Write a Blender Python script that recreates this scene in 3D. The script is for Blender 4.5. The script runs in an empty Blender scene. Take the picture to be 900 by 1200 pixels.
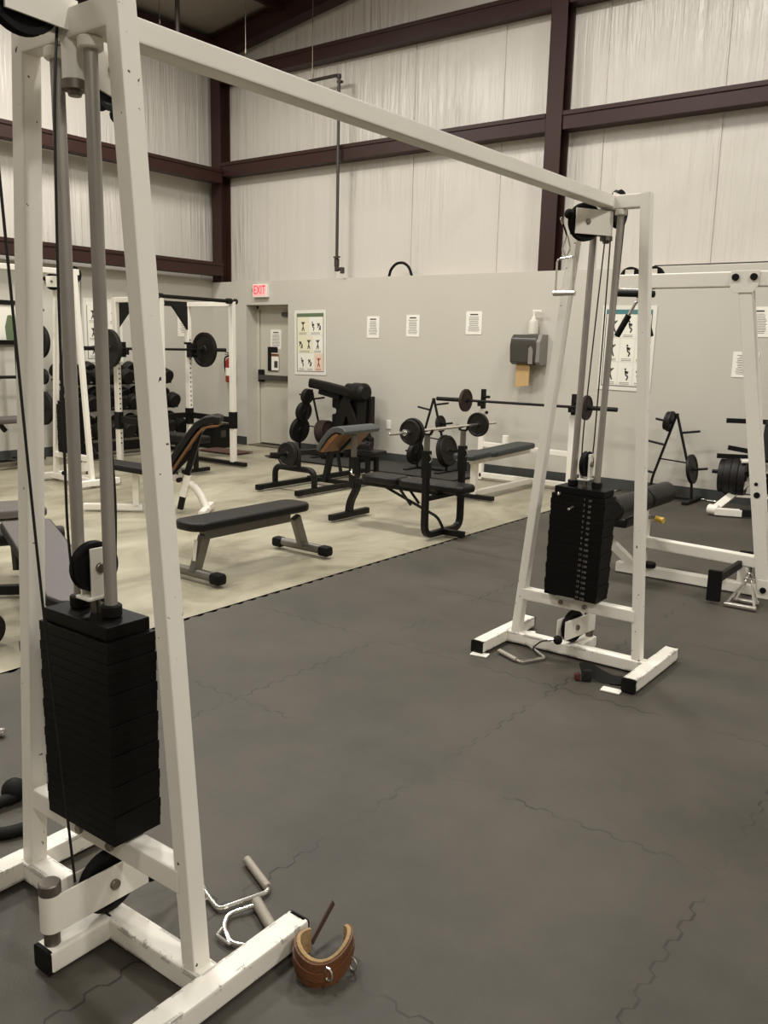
import bpy, bmesh, math, random
from mathutils import Vector as V, Matrix
random.seed(7)
PI = math.pi
SC = bpy.context.scene
COL = SC.collection

# ------------------------------------------------------------------ mesh builder
class MB:
    def __init__(s):
        s.bm = bmesh.new()
    def _ring(s, pts):
        return [s.bm.verts.new(p) for p in pts]
    def _skin(s, rings, closed=False, caps=True):
        n = len(rings)
        for i in range(n if closed else n - 1):
            a, b = rings[i], rings[(i + 1) % n]
            m = len(a)
            for j in range(m):
                s.bm.faces.new((a[j], a[(j + 1) % m], b[(j + 1) % m], b[j]))
        if caps and not closed:
            s.bm.faces.new(list(reversed(rings[0])))
            s.bm.faces.new(rings[-1])
    def box(s, c, d, rz=0, bev=0.004, M=None):
        c = V(c); hx, hy, hz = d[0] / 2, d[1] / 2, d[2] / 2
        R = M if M is not None else Matrix.Rotation(rz, 3, 'Z')
        t = bmesh.new()
        bmesh.ops.create_cube(t, size=1)
        for v in t.verts:
            v.co = V((v.co.x * d[0], v.co.y * d[1], v.co.z * d[2]))
        b = min(bev, min(d) * .3)
        if b > 0:
            bmesh.ops.bevel(t, geom=t.edges[:], offset=b, segments=2, profile=.5, affect='EDGES')
        for v in t.verts:
            v.co = R @ v.co + c
        s._merge(t)
        return s
    def _merge(s, t):
        mp = {v: s.bm.verts.new(v.co) for v in t.verts}
        for f in t.faces:
            try:
                s.bm.faces.new([mp[v] for v in f.verts])
            except ValueError:
                pass
        t.free()
    def sweep(s, pts, prof, up=(0, 0, 1), closed=False):
        pts = [V(p) for p in pts]; n = len(pts); rings = []
        segs = [(pts[(i + 1) % n] - pts[i]).normalized() for i in range(n if closed else n - 1)]
        upv = V(up)
        frames = []
        u0 = upv - segs[0] * upv.dot(segs[0])
        if u0.length < 1e-3:
            u0 = segs[0].orthogonal()
        u0.normalize()
        for k, t in enumerate(segs):
            if k:
                q = segs[k - 1].rotation_difference(t)
                u0 = (q @ u0); u0 = (u0 - t * u0.dot(t)).normalized()
            frames.append((t, u0.copy(), t.cross(u0)))
        for i in range(n):
            if closed:
                t, u, sd = frames[i]; tp = segs[i - 1]
            else:
                t, u, sd = frames[min(i, n - 2)]
                tp = segs[max(i - 1, 0)] if i > 0 else t
                if i == n - 1: tp = t
            nrm = (t + tp)
            nrm = nrm.normalized() if nrm.length > 1e-6 else t
            ring = []
            for a, b in prof:
                o = sd * a + u * b
                d = t.dot(nrm)
                k = -o.dot(nrm) / d if abs(d) > .2 else 0
                ring.append(pts[i] + o + t * k)
            rings.append(s._ring(ring))
        s._skin(rings, closed)
        return s
    def tube(s, pts, r, n=10, fil=0, seg=5, closed=False):
        if fil: pts = fillet(pts, fil, seg, closed)
        prof = [(r * math.cos(2 * PI * k / n), r * math.sin(2 * PI * k / n)) for k in range(n)]
        return s.sweep(pts, prof, (0.013, .021, 1), closed)
    def bar(s, pts, w, h=None, up=(0, 0, 1), r=None, fil=0, seg=5):
        """square / rectangular steel tube with rounded corners: w sideways, h along up"""
        h = h or w
        if fil: pts = fillet(pts, fil, seg)
        r = min(w, h) * .14 if r is None else r
        prof = []
        for cx, cy, a0 in ((w/2-r, h/2-r, 0), (-w/2+r, h/2-r, 90), (-w/2+r, -h/2+r, 180), (w/2-r, -h/2+r, 270)):
            for k in range(3):
                a = math.radians(a0 + 45 * k)
                prof.append((cx + r * math.cos(a), cy + r * math.sin(a)))
        return s.sweep(pts, prof, up)
    def lathe(s, prof, c=(0, 0, 0), axis=(0, 0, 1), n=28, closed=False):
        """prof: (radius, along) list; radius 0 at ends closes"""
        c = V(c); q = V((0, 0, 1)).rotation_difference(V(axis).normalized())
        rings = []
        for r, z in prof:
            if r < 1e-6:
                rings.append([s.bm.verts.new(c + q @ V((0, 0, z)))])
            else:
                rings.append(s._ring([c + q @ V((r * math.cos(2*PI*k/n), r * math.sin(2*PI*k/n), z)) for k in range(n)]))
        R = rings + ([rings[0]] if closed else [])
        for a, b in zip(R[:-1], R[1:]):
            for j in range(n):
                k = (j + 1) % n
                if len(a) == 1 and len(b) == 1: continue
                if len(a) == 1: s.bm.faces.new((a[0], b[k], b[j]))
                elif len(b) == 1: s.bm.faces.new((a[j], a[k], b[0]))
                else: s.bm.faces.new((a[j], a[k], b[k], b[j]))
        return s
    def cyl(s, p, q, r, n=20, bev=.12):
        p, q = V(p), V(q); L = (q - p).length; b = min(r * bev, L * .3)
        return s.lathe([(0, 0), (r - b, 0), (r, b), (r, L - b), (r - b, L), (0, L)], p, q - p, n)
    def prism(s, poly, o, u, v, th, bev=0):
        """2D polygon in plane (u,v) at o, extruded th along u x v (centred)"""
        o, u, v = V(o), V(u).normalized(), V(v).normalized(); w = u.cross(v)
        t = bmesh.new()
        a = [t.verts.new(o + u * x + v * y - w * th / 2) for x, y in poly]
        f = t.faces.new(a)
        r = bmesh.ops.extrude_face_region(t, geom=[f])
        for e in r['geom']:
            if isinstance(e, bmesh.types.BMVert): e.co += w * th
        bmesh.ops.recalc_face_normals(t, faces=t.faces[:])
        if bev:
            ed = [e for e in t.edges if len(e.link_faces) == 2 and e.calc_face_angle(0) > .6]
            bmesh.ops.bevel(t, geom=ed, offset=bev, segments=3, profile=.5, affect='EDGES')
        s._merge(t)
        return s
    def ball(s, c, r, n=16, sq=(1, 1, 1)):
        t = bmesh.new()
        bmesh.ops.create_uvsphere(t, u_segments=n, v_segments=n // 2, radius=r)
        for v in t.verts: v.co = V((v.co.x*sq[0], v.co.y*sq[1], v.co.z*sq[2])) + V(c)
        s._merge(t)
        return s
    def pad(s, poly, o, u, v, th, bev=.02):
        return s.prism(poly, o, u, v, th, bev)
    def obj(s, name, m, parent=None, sharp=35, smooth=True):
        bm = s.bm
        bmesh.ops.recalc_face_normals(bm, faces=bm.faces[:])
        if parent is not None:
            org = parent.get('_o') or (0, 0, 0)
            org = V(parent['_o'][:])
            for v in bm.verts: v.co -= org
        else:
            org = None
        me = bpy.data.meshes.new(name)
        bm.to_mesh(me); bm.free()
        for p in me.polygons: p.use_smooth = smooth
        if smooth: me.set_sharp_from_angle(angle=math.radians(sharp))
        me.materials.append(m)
        o = bpy.data.objects.new(name, me)
        COL.objects.link(o)
        if smooth:
            wn = o.modifiers.new('weighted_normal', 'WEIGHTED_NORMAL'); wn.keep_sharp = True; wn.weight = 80
        if parent is not None:
            o.parent = parent
            o['_o'] = org[:]
        else:
            o['_o'] = (0., 0., 0.)
        return o

def fillet(pts, r, seg=5, closed=False):
    pts = [V(p) for p in pts]; n = len(pts); out = []
    for i in range(n):
        if not closed and i in (0, n - 1):
            out.append(pts[i]); continue
        p, a, b = pts[i], pts[i - 1], pts[(i + 1) % n]
        da, db = (a - p), (b - p)
        k = min(r, da.length * .48, db.length * .48)
        A, B = p + da.normalized() * k, p + db.normalized() * k
        for j in range(seg + 1):
            t = j / seg
            out.append(A * (1-t)**2 + p * 2 * t * (1-t) + B * t * t)
    return out

def lerp(a, b, t): return V(a) * (1 - t) + V(b) * t

def thing(name, label, cat, loc=(0, 0, 0), group=None):
    o = bpy.data.objects.new(name, None); COL.objects.link(o)
    o.empty_display_size = .1
    o.location = loc; o['_o'] = tuple(float(x) for x in loc)
    o['label'] = label; o['category'] = cat
    if group: o['group'] = group
    return o
def single(mb, name, m, label, cat, loc, group=None, **k):
    """a thing that is one mesh, its origin at loc"""
    for v in mb.bm.verts: v.co -= V(loc)
    o = mb.obj(name, m, None, **k); o.location = loc
    o['_o'] = tuple(float(x) for x in loc)
    o['label'] = label; o['category'] = cat
    if group: o['group'] = group
    return o
def struct(name, mb, m, parent=None, **k):
    o = mb.obj(name, m, parent, **k)
    if parent is None: o['kind'] = 'structure'
    return o
def note(o, label):
    o['label'] = label; return o
def dup(root, loc, rz=None, label=None):
    c = root.copy(); COL.objects.link(c); c.location = loc
    if rz is not None: c.rotation_euler = (0, 0, rz)
    if label: c['label'] = label
    for ch in list(root.children):
        d = ch.copy(); COL.objects.link(d); d.parent = c
        for g in list(ch.children):
            e = g.copy(); COL.objects.link(e); e.parent = d
    return c
_fontcache = {}
def text_bm(mb, s, size, o, u, v, th=.002, align='CENTER'):
    """lettering added to mb: baseline centre at o, reading along u, up v"""
    cu = bpy.data.curves.new('lettering', 'FONT'); cu.body = s; cu.size = size; cu.extrude = th / 2
    cu.align_x = align; cu.align_y = 'CENTER'; cu.resolution_u = 2
    ob = bpy.data.objects.new('lettering', cu); COL.objects.link(ob)
    dg = bpy.context.evaluated_depsgraph_get()
    me = bpy.data.meshes.new_from_object(ob.evaluated_get(dg))
    u, v = V(u).normalized(), V(v).normalized(); w = u.cross(v); o = V(o)
    vs = [mb.bm.verts.new(o + u * q.co.x + v * q.co.y + w * q.co.z) for q in me.vertices]
    for p in me.polygons:
        try: mb.bm.faces.new([vs[i] for i in p.vertices])
        except ValueError: pass
    bpy.data.objects.remove(ob); bpy.data.curves.remove(cu); bpy.data.meshes.remove(me)

# ------------------------------------------------------------------ materials
def S(h):
    """sRGB 0-255 triple to linear"""
    return tuple(((c/255)/12.92 if c/255 <= .04045 else ((c/255 + .055)/1.055)**2.4) for c in h) + (1,)
def mat(name, col, rough=.5, metal=0, var=.0, vscale=6, bump=0, bscale=60, spec=.5, chips=None, chip_col=(40, 33, 28), coat=0):
    m = bpy.data.materials.new(name); m.use_nodes = True
    nt = m.node_tree; N, L = nt.nodes, nt.links
    b = N['Principled BSDF']
    b.inputs['Roughness'].default_value = rough; b.inputs['Metallic'].default_value = metal
    b.inputs['Specular IOR Level'].default_value = spec
    if coat: b.inputs['Coat Weight'].default_value = coat
    c = S(col)
    tc = N.new('ShaderNodeTexCoord')
    out = None
    nz = N.new('ShaderNodeTexNoise'); nz.inputs['Scale'].default_value = vscale; nz.inputs['Detail'].default_value = 5
    L.new(tc.outputs['Object'], nz.inputs['Vector'])
    rp = N.new('ShaderNodeValToRGB')
    v = max(var, .02)
    rp.color_ramp.elements[0].position = .3; rp.color_ramp.elements[1].position = .7
    rp.color_ramp.elements[0].color = tuple(x * (1 - v) for x in c[:3]) + (1,)
    rp.color_ramp.elements[1].color = tuple(min(1, x * (1 + v)) for x in c[:3]) + (1,)
    L.new(nz.outputs['Fac'], rp.inputs['Fac']); out = rp.outputs['Color']
    if chips:
        n2 = N.new('ShaderNodeTexNoise'); n2.inputs['Scale'].default_value = 38; n2.inputs['Detail'].default_value = 4
        L.new(tc.outputs['Object'], n2.inputs['Vector'])
        r2 = N.new('ShaderNodeValToRGB'); r2.color_ramp.interpolation = 'LINEAR'
        r2.color_ramp.elements[0].position = chips; r2.color_ramp.elements[1].position = chips + .015
        r2.color_ramp.elements[0].color = (0, 0, 0, 1); r2.color_ramp.elements[1].color = (1, 1, 1, 1)
        L.new(n2.outputs['Fac'], r2.inputs['Fac'])
        mx = N.new('ShaderNodeMix'); mx.data_type = 'RGBA'
        L.new(r2.outputs['Color'], mx.inputs['Factor']); L.new(out, mx.inputs[6]); mx.inputs[7].default_value = S(chip_col)
        out = mx.outputs[2]
    L.new(out, b.inputs['Base Color'])
    if bump:
        n3 = N.new('ShaderNodeTexNoise'); n3.inputs['Scale'].default_value = bscale; n3.inputs['Detail'].default_value = 3
        L.new(tc.outputs['Object'], n3.inputs['Vector'])
        bp = N.new('ShaderNodeBump'); bp.inputs['Strength'].default_value = bump; bp.inputs['Distance'].default_value = .01
        L.new(n3.outputs['Fac'], bp.inputs['Height']); L.new(bp.outputs['Normal'], b.inputs['Normal'])
    return m
def emit(name, col, st, base=(200, 60, 60)):
    m = mat(name, base, .4); b = m.node_tree.nodes['Principled BSDF']
    b.inputs['Emission Color'].default_value = S(col); b.inputs['Emission Strength'].default_value = st
    return m

M = {}
M['white'] = mat('white_paint', (234, 229, 217), .38, var=.03, vscale=3)
M['white_worn'] = mat('worn_white_paint', (234, 229, 217), .4, var=.03, vscale=3, chips=.705)
def chipped():
    m = mat('chipped_white_paint', (234, 229, 217), .4, var=.03, vscale=3)
    nt = m.node_tree; N, L = nt.nodes, nt.links; b = N['Principled BSDF']
    src = b.inputs['Base Color'].links[0].from_socket
    bv = N.new('ShaderNodeBevel'); bv.samples = 8; bv.inputs['Radius'].default_value = .022
    ge = N.new('ShaderNodeNewGeometry')
    dt = N.new('ShaderNodeVectorMath'); dt.operation = 'DOT_PRODUCT'
    L.new(bv.outputs[0], dt.inputs[0]); L.new(ge.outputs['True Normal'], dt.inputs[1])
    tc = N.new('ShaderNodeTexCoord')
    n1 = N.new('ShaderNodeTexNoise'); n1.inputs['Scale'].default_value = 9; n1.inputs['Detail'].default_value = 6; n1.inputs['Roughness'].default_value = .75
    L.new(tc.outputs['Object'], n1.inputs['Vector'])
    # bare metal where the edge is worn and the noise is high
    a = N.new('ShaderNodeMath'); a.operation = 'SUBTRACT'; a.inputs[0].default_value = 1; L.new(dt.outputs['Value'], a.inputs[1])
    mu = N.new('ShaderNodeMath'); mu.operation = 'MULTIPLY'; mu.inputs[1].default_value = 14; L.new(a.outputs[0], mu.inputs[0])
    mn = N.new('ShaderNodeMath'); mn.operation = 'MINIMUM'; mn.inputs[1].default_value = .3; L.new(mu.outputs[0], mn.inputs[0])
    k = N.new('ShaderNodeMath'); k.operation = 'ADD'; L.new(mn.outputs[0], k.inputs[0]); L.new(n1.outputs['Fac'], k.inputs[1])
    g = N.new('ShaderNodeMath'); g.operation = 'GREATER_THAN'; g.inputs[1].default_value = .83; L.new(k.outputs[0], g.inputs[0])
    mx = N.new('ShaderNodeMix'); mx.data_type = 'RGBA'; L.new(g.outputs[0], mx.inputs['Factor']); L.new(src, mx.inputs[6]); mx.inputs[7].default_value = S((44, 37, 31))
    L.new(mx.outputs[2], b.inputs['Base Color'])
    return m
M['chipped'] = chipped()
M['rackwhite'] = mat('rack_white_paint', (232, 226, 214), .4)
M['chrome'] = mat('chrome', (228, 224, 216), .2, .92)
M['steel'] = mat('guide_rod_steel', (158, 152, 144), .46, .5, var=.12, vscale=4)
M['galv'] = mat('zinc_bolt', (140, 132, 120), .42, 1)
M['pin'] = mat('dull_pin_steel', (120, 113, 103), .45, .8)
M['stack'] = mat('black_stack_paint', (13, 12, 10), .5, var=.1, spec=.14)
M['black'] = mat('black_powder_coat', (19, 17, 15), .45, spec=.25)
M['blackmatte'] = mat('black_rubber', (17, 15, 13), .65, spec=.2)
M['iron'] = mat('cast_iron_plate', (27, 24, 21), .5, var=.12, vscale=9, spec=.28)
M['ironred'] = mat('worn_brown_plate', (50, 36, 31), .6, var=.12, vscale=9, spec=.3)
M['vinyl'] = mat('black_vinyl', (22, 20, 18), .45, spec=.28, bump=.15, bscale=140)
M['vinylgrey'] = mat('grey_vinyl', (86, 80, 77), .5, bump=.15, bscale=140, var=.06)
M['vinylblue'] = mat('slate_blue_vinyl', (68, 71, 70), .5, bump=.15, bscale=140)
M['vinylteal'] = mat('dark_blue_vinyl', (42, 47, 48), .45, bump=.15, bscale=140)
M['wood'] = mat('stained_plywood', (108, 70, 34), .55, var=.25, vscale=3)
M['benchgrey'] = mat('grey_metallic_paint', (116, 112, 104), .38, .4)
M['cable'] = mat('coated_cable', (18, 16, 14), .5)
M['maroon'] = mat('red_oxide_steel', (49, 26, 21), .5, var=.1, vscale=2, spec=.35)
M['pipe'] = mat('black_gas_pipe', (52, 43, 38), .5)
M['drywall'] = mat('painted_drywall', (191, 186, 174), .82, var=.012, vscale=1.2, bump=.05, bscale=120, spec=.3)
M['doorpaint'] = mat('door_paint', (192, 187, 170), .55, var=.015)
M['base'] = mat('vinyl_cove_base', (62, 64, 62), .5)
M['paper'] = mat('white_paper', (235, 230, 218), .7)
M['poster'] = mat('poster_paper', (222, 218, 206), .45)
M['ink'] = mat('black_ink', (60, 56, 52), .6)
M['inkred'] = mat('brick_red_ink', (150, 84, 62), .6)
M['teal'] = mat('teal_ink', (70, 120, 122), .5)
M['green'] = mat('green_ink', (96, 112, 82), .5)
M['pale'] = mat('panel_tint', (232, 228, 214), .5)
M['paleyellow'] = mat('yellow_panel_tint', (226, 220, 190), .5)
M['palered'] = mat('rose_panel_tint', (228, 200, 178), .5)
M['red'] = mat('extinguisher_red', (140, 34, 28), .35)
M['redfabric'] = mat('dull_red_fabric', (84, 32, 28), .8)
M['smoke'] = mat('smoked_plastic', (66, 62, 57), .22)
M['greyplastic'] = mat('grey_plastic', (128, 124, 116), .4)
M['kraft'] = mat('brown_paper_towel', (190, 156, 108), .85)
M['clearwhite'] = mat('translucent_white_plastic', (214, 208, 194), .4)
M['leather'] = mat('tan_leather', (98, 60, 32), .5, var=.32, vscale=14, bump=.25, bscale=160)
M['fleece'] = mat('leather_lining', (158, 130, 90), .85, var=.2, vscale=22, bump=.5, bscale=120)
M['strap'] = mat('dark_leather_strap', (72, 52, 40), .7)
M['darkfabric'] = mat('black_webbing', (24, 22, 20), .9)
M['brass'] = mat('yellow_knob', (206, 170, 72), .4)
M['rubbermat'] = mat('black_rubber_mat', (50, 48, 44), .8, var=.1, vscale=4)
M['brownmat'] = mat('brown_mat', (88, 62, 52), .9)
M['roof'] = mat('roof_insulation', (142, 134, 124), .5, var=.05, vscale=1)
M['exitred'] = emit('exit_letters', (255, 46, 58), .9, (220, 50, 50))
M['exitface'] = emit('exit_face', (255, 150, 150), .55, (235, 170, 165))
M['grip'] = mat('knurled_grip', (168, 160, 148), .55, .6, bump=.4, bscale=400)

def insulation():
    m = bpy.data.materials.new('vinyl_faced_insulation'); m.use_nodes = True
    nt = m.node_tree; N, L = nt.nodes, nt.links; b = N['Principled BSDF']
    b.inputs['Base Color'].default_value = S((199, 193, 183)); b.inputs['Roughness'].default_value = .34
    b.inputs['Specular IOR Level'].default_value = .45
    tc = N.new('ShaderNodeTexCoord'); mp = N.new('ShaderNodeMapping')
    mp.inputs['Scale'].default_value = (7, 7, .35)
    L.new(tc.outputs['Object'], mp.inputs['Vector'])
    nz = N.new('ShaderNodeTexNoise'); nz.inputs['Scale'].default_value = 1.4; nz.inputs['Detail'].default_value = 4; nz.inputs['Roughness'].default_value = .6
    nz.inputs['Distortion'].default_value = .5
    L.new(mp.outputs['Vector'], nz.inputs['Vector'])
    mp2 = N.new('ShaderNodeMapping'); mp2.inputs['Scale'].default_value = (.5, .5, .5)
    L.new(tc.outputs['Object'], mp2.inputs['Vector'])
    n2 = N.new('ShaderNodeTexNoise'); n2.inputs['Scale'].default_value = 1.3; n2.inputs['Detail'].default_value = 2
    L.new(mp2.outputs['Vector'], n2.inputs['Vector'])
    mul = N.new('ShaderNodeMath'); mul.operation = 'MULTIPLY'
    rp = N.new('ShaderNodeValToRGB'); rp.color_ramp.elements[0].position = .42; rp.color_ramp.elements[1].position = .68
    L.new(n2.outputs['Fac'], rp.inputs['Fac'])
    L.new(nz.outputs['Fac'], mul.inputs[0]); L.new(rp.outputs['Color'], mul.inputs[1])
    add = N.new('ShaderNodeMath'); add.operation = 'MULTIPLY_ADD'; add.inputs[1].default_value = .25
    L.new(nz.outputs['Fac'], add.inputs[0]); L.new(mul.outputs[0], add.inputs[2])
    bp = N.new('ShaderNodeBump'); bp.inputs['Strength'].default_value = .8; bp.inputs['Distance'].default_value = .06
    L.new(add.outputs[0], bp.inputs['Height']); L.new(bp.outputs['Normal'], b.inputs['Normal'])
    return m
M['insul'] = insulation()

def concrete():
    m = bpy.data.materials.new('sealed_concrete'); m.use_nodes = True
    nt = m.node_tree; N, L = nt.nodes, nt.links; b = N['Principled BSDF']
    tc = N.new('ShaderNodeTexCoord'); mp = N.new('ShaderNodeMapping'); mp.inputs['Scale'].default_value = (1, .55, 1)
    mp.inputs['Rotation'].default_value = (0, 0, .5)
    L.new(tc.outputs['Object'], mp.inputs['Vector'])
    n1 = N.new('ShaderNodeTexNoise'); n1.inputs['Scale'].default_value = 1.5; n1.inputs['Detail'].default_value = 8; n1.inputs['Roughness'].default_value = .68
    n1.inputs['Distortion'].default_value = .6
    L.new(mp.outputs['Vector'], n1.inputs['Vector'])
    rp = N.new('ShaderNodeValToRGB')
    e = rp.color_ramp.elements; e[0].position = .32; e[0].color = S((116, 110, 92)); e[1].position = .68; e[1].color = S((177, 170, 149))
    x = e.new(.5); x.color = S((155, 148, 127))
    L.new(n1.outputs['Fac'], rp.inputs['Fac']); L.new(rp.outputs['Color'], b.inputs['Base Color'])
    r2 = N.new('ShaderNodeMapRange'); r2.inputs[3].default_value = .3; r2.inputs[4].default_value = .5
    L.new(n1.outputs['Fac'], r2.inputs[0]); L.new(r2.outputs[0], b.inputs['Roughness'])
    return m
M['concrete'] = concrete()

X0, Y0, PIT = -3.73, 2.535, 1.04     # rubber tile grid
def rubber():
    m = bpy.data.materials.new('puzzle_rubber_tile'); m.use_nodes = True
    nt = m.node_tree; N, L = nt.nodes, nt.links; b = N['Principled BSDF']
    b.inputs['Roughness'].default_value = .62; b.inputs['Specular IOR Level'].default_value = .5
    tc = N.new('ShaderNodeTexCoord')
    sx = N.new('ShaderNodeSeparateXYZ'); L.new(tc.outputs['Object'], sx.inputs[0])
    def mth(op, a, c=None, d=None):
        n = N.new('ShaderNodeMath'); n.operation = op
        for i, q in enumerate((a, c, d)):
            if q is None: continue
            if isinstance(q, (int, float)): n.inputs[i].default_value = q
            else: L.new(q, n.inputs[i])
        return n.outputs[0]
    def seam(p, q, p0):
        # puzzle teeth: the seam steps sideways as the other coordinate advances
        w = mth('SINE', mth('MULTIPLY', q, 2 * PI / .105))
        w = mth('MULTIPLY', mth('MINIMUM', mth('MAXIMUM', mth('MULTIPLY', w, 2.4), -1.0), 1.0), .010)
        t = mth('ADD', mth('SUBTRACT', p, p0 - PIT / 2 - 50 * PIT), w)
        f = mth('ABSOLUTE', mth('SUBTRACT', mth('MODULO', t, PIT), PIT / 2))
        return mth('LESS_THAN', f, .0042)
    line = mth('MAXIMUM', seam(sx.outputs[0], sx.outputs[1], X0), seam(sx.outputs[1], sx.outputs[0], Y0))
    # the joints open here and there only
    n4 = N.new('ShaderNodeTexNoise'); n4.inputs['Scale'].default_value = 1.7; n4.inputs['Detail'].default_value = 5
    L.new(tc.outputs['Object'], n4.inputs['Vector'])
    gap = mth('MULTIPLY', line, mth('MINIMUM', mth('MAXIMUM', mth('MULTIPLY', mth('SUBTRACT', n4.outputs['Fac'], .42), 7.0), .1), .9))
    n1 = N.new('ShaderNodeTexNoise'); n1.inputs['Scale'].default_value = 1.1; n1.inputs['Detail'].default_value = 7; n1.inputs['Roughness'].default_value = .65
    L.new(tc.outputs['Object'], n1.inputs['Vector'])
    rp = N.new('ShaderNodeValToRGB'); e = rp.color_ramp.elements
    e[0].position = .3; e[0].color = S((53, 49, 41)); e[1].position = .7; e[1].color = S((76, 70, 60))
    L.new(n1.outputs['Fac'], rp.inputs['Fac'])
    mx = N.new('ShaderNodeMix'); mx.data_type = 'RGBA'; L.new(gap, mx.inputs['Factor']); L.new(rp.outputs['Color'], mx.inputs[6])
    mx.inputs[7].default_value = S((26, 23, 20))
    L.new(mx.outputs[2], b.inputs['Base Color'])
    n3 = N.new('ShaderNodeTexNoise'); n3.inputs['Scale'].default_value = 160; L.new(tc.outputs['Object'], n3.inputs['Vector'])
    bp = N.new('ShaderNodeBump'); bp.inputs['Strength'].default_value = .25; bp.inputs['Distance'].default_value = .004
    L.new(n3.outputs['Fac'], bp.inputs['Height']); L.new(bp.outputs['Normal'], b.inputs['Normal'])
    return m
M['rubber'] = rubber()

# ------------------------------------------------------------------ camera
def camera():
    yaw, pitch, roll = .64344, .18863, .02337
    f = V((-math.sin(yaw)*math.cos(pitch), math.cos(yaw)*math.cos(pitch), -math.sin(pitch)))
    r = V((math.cos(yaw), math.sin(yaw), 0)); u = r.cross(f)
    r2 = r * math.cos(roll) + u * math.sin(roll); u2 = -r * math.sin(roll) + u * math.cos(roll)
    cd = bpy.data.cameras.new('camera'); cd.sensor_fit = 'VERTICAL'; cd.sensor_height = 36; cd.lens = 1022.2 / 1200 * 36
    cd.clip_start = .02
    o = bpy.data.objects.new('camera', cd); COL.objects.link(o)
    mw = Matrix.Identity(4)
    for i, a in enumerate((r2, u2, -f)):
        for k in range(3): mw[k][i] = a[k]
    mw.translation = (0, 0, 1.55); o.matrix_world = mw
    SC.camera = o
camera()

# ------------------------------------------------------------------ the room
YB, XL, YI, XI = 9.49, -10.56, 9.72, -10.66      # drywall faces, insulation faces
XR, YF = 7.0, -6.5
DX0, DX1, DH = -9.80, -8.94, 2.10                # door opening
def roofz(x): return 5.98 + .145 * (min(x, 1.5) + 10.19) - .145 * max(0, x - 1.5)

# concrete slab and the raised rubber flooring with puzzle-cut edge
struct('floor', MB().box(((XR + XL) / 2 - .1, (YF + YI) / 2 + .2, -.065), (XR - XL + .8, YI - YF + .8, .1), bev=0), M['concrete'])
def rubber_floor():
    edge = []
    y = YB - .001; step = .105; k = 0
    while y > YF + .2:
        a = X0 + .016 if k % 2 else X0 - .016
        for j in (-1, 1):
            edge.append((a + (.004 if k % 2 else -.004) * 0, y - step/4 - j * -step/4 * .78))
        y -= step / 2; k += 1
    poly = [(XR, YB - .001)] + [(XR, YF)] + [(X0, YF)] + list(reversed(edge))
    mb = MB()
    a = [mb.bm.verts.new((x, y, 0)) for x, y in poly]; b = [mb.bm.verts.new((x, y, -.0145)) for x, y in poly]
    mb.bm.faces.new(a)
    n = len(a)
    for i in range(n): mb.bm.faces.new((a[i], b[i], b[(i+1) % n], a[(i+1) % n]))
    o = mb.obj('rubber_floor', M['rubber'], smooth=False); o['kind'] = 'structure'
rubber_floor()
# drywall wainscot, back wall with the door opening
mb = MB()
zt = 2.445
def wallbox(mb, x0, x1, y0, y1, z0, z1): mb.box(((x0+x1)/2, (y0+y1)/2, (z0+z1)/2), (x1-x0, y1-y0, z1-z0), bev=.003)
wallbox(mb, XL - .1, DX0, YB, YI + .08, -.015, zt)
wallbox(mb, DX1, XR, YB, YI + .08, -.015, zt)
wallbox(mb, DX0, DX1, YB, YI + .08, DH, zt)
struct('wall_back', mb, M['drywall'])
mb = MB(); wallbox(mb, XI - .1, XL, YF, YB, -.015, zt + .05)
struct('wall_left', mb, M['drywall'])
# vinyl faced insulation above the drywall
def sheet(name, p, u, v, nu, nv, m, topfn=None):
    mb = MB(); p = V(p); g = []
    for i in range(nu + 1):
        col = []
        for j in range(nv + 1):
            q = p + V(u) * i / nu
            top = topfn(q) if topfn else None
            z0, z1 = p.z, (top if top else p.z + V(v).z)
            q.z = z0 + (z1 - z0) * j / nv
            col.append(mb.bm.verts.new(q))
        g.append(col)
    for i in range(nu):
        for j in range(nv):
            mb.bm.faces.new((g[i][j], g[i+1][j], g[i+1][j+1], g[i][j+1]))
    r = bmesh.ops.extrude_face_region(mb.bm, geom=mb.bm.faces[:])
    w = V(u).cross(V((0, 0, 1))).normalized()
    for e in r['geom']:
        if isinstance(e, bmesh.types.BMVert): e.co -= w * .06
    return struct(name, mb, m)
sheet('wall_back', (XI - .1, YI, zt - .02), (XR - XI + .1, 0, 0), (0, 0, 4), 40, 8, M['insul'], lambda q: roofz(q.x) + .1)
sheet('wall_left', (XI, YF, zt), (0, YI - YF, 0), (0, 0, 4), 30, 8, M['insul'], lambda q: roofz(XI) + .1)
sheet('wall_right', (XR, YI, -.02), (0, YF - YI, 0), (0, 0, 4), 10, 4, M['insul'], lambda q: roofz(XR) + .1)
sheet('wall_front', (XR, YF, -.02), (XI - XR, 0, 0), (0, 0, 4), 10, 4, M['insul'], lambda q: roofz(q.x) + .1)
# insulation seams: narrow vertical laps
def laps():
    mb = MB()
    for x in (-9.55, -8.25, -6.95, -5.65, -4.35, -3.05, -1.75, -.45, .85):
        mb.box((x, YI - .006, (zt + roofz(x)) / 2), (.018, .014, roofz(x) - zt), bev=.005)
    struct('trim_1', mb, M['insul'])
    mb = MB()
    for y in (3.9, 5.3, 6.7, 8.1, 9.35):
        mb.box((XI + .006, y, (zt + 5.9) / 2), (.014, .018, 5.9 - zt), bev=.005)
    struct('trim_2', mb, M['insul'])
laps()
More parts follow.
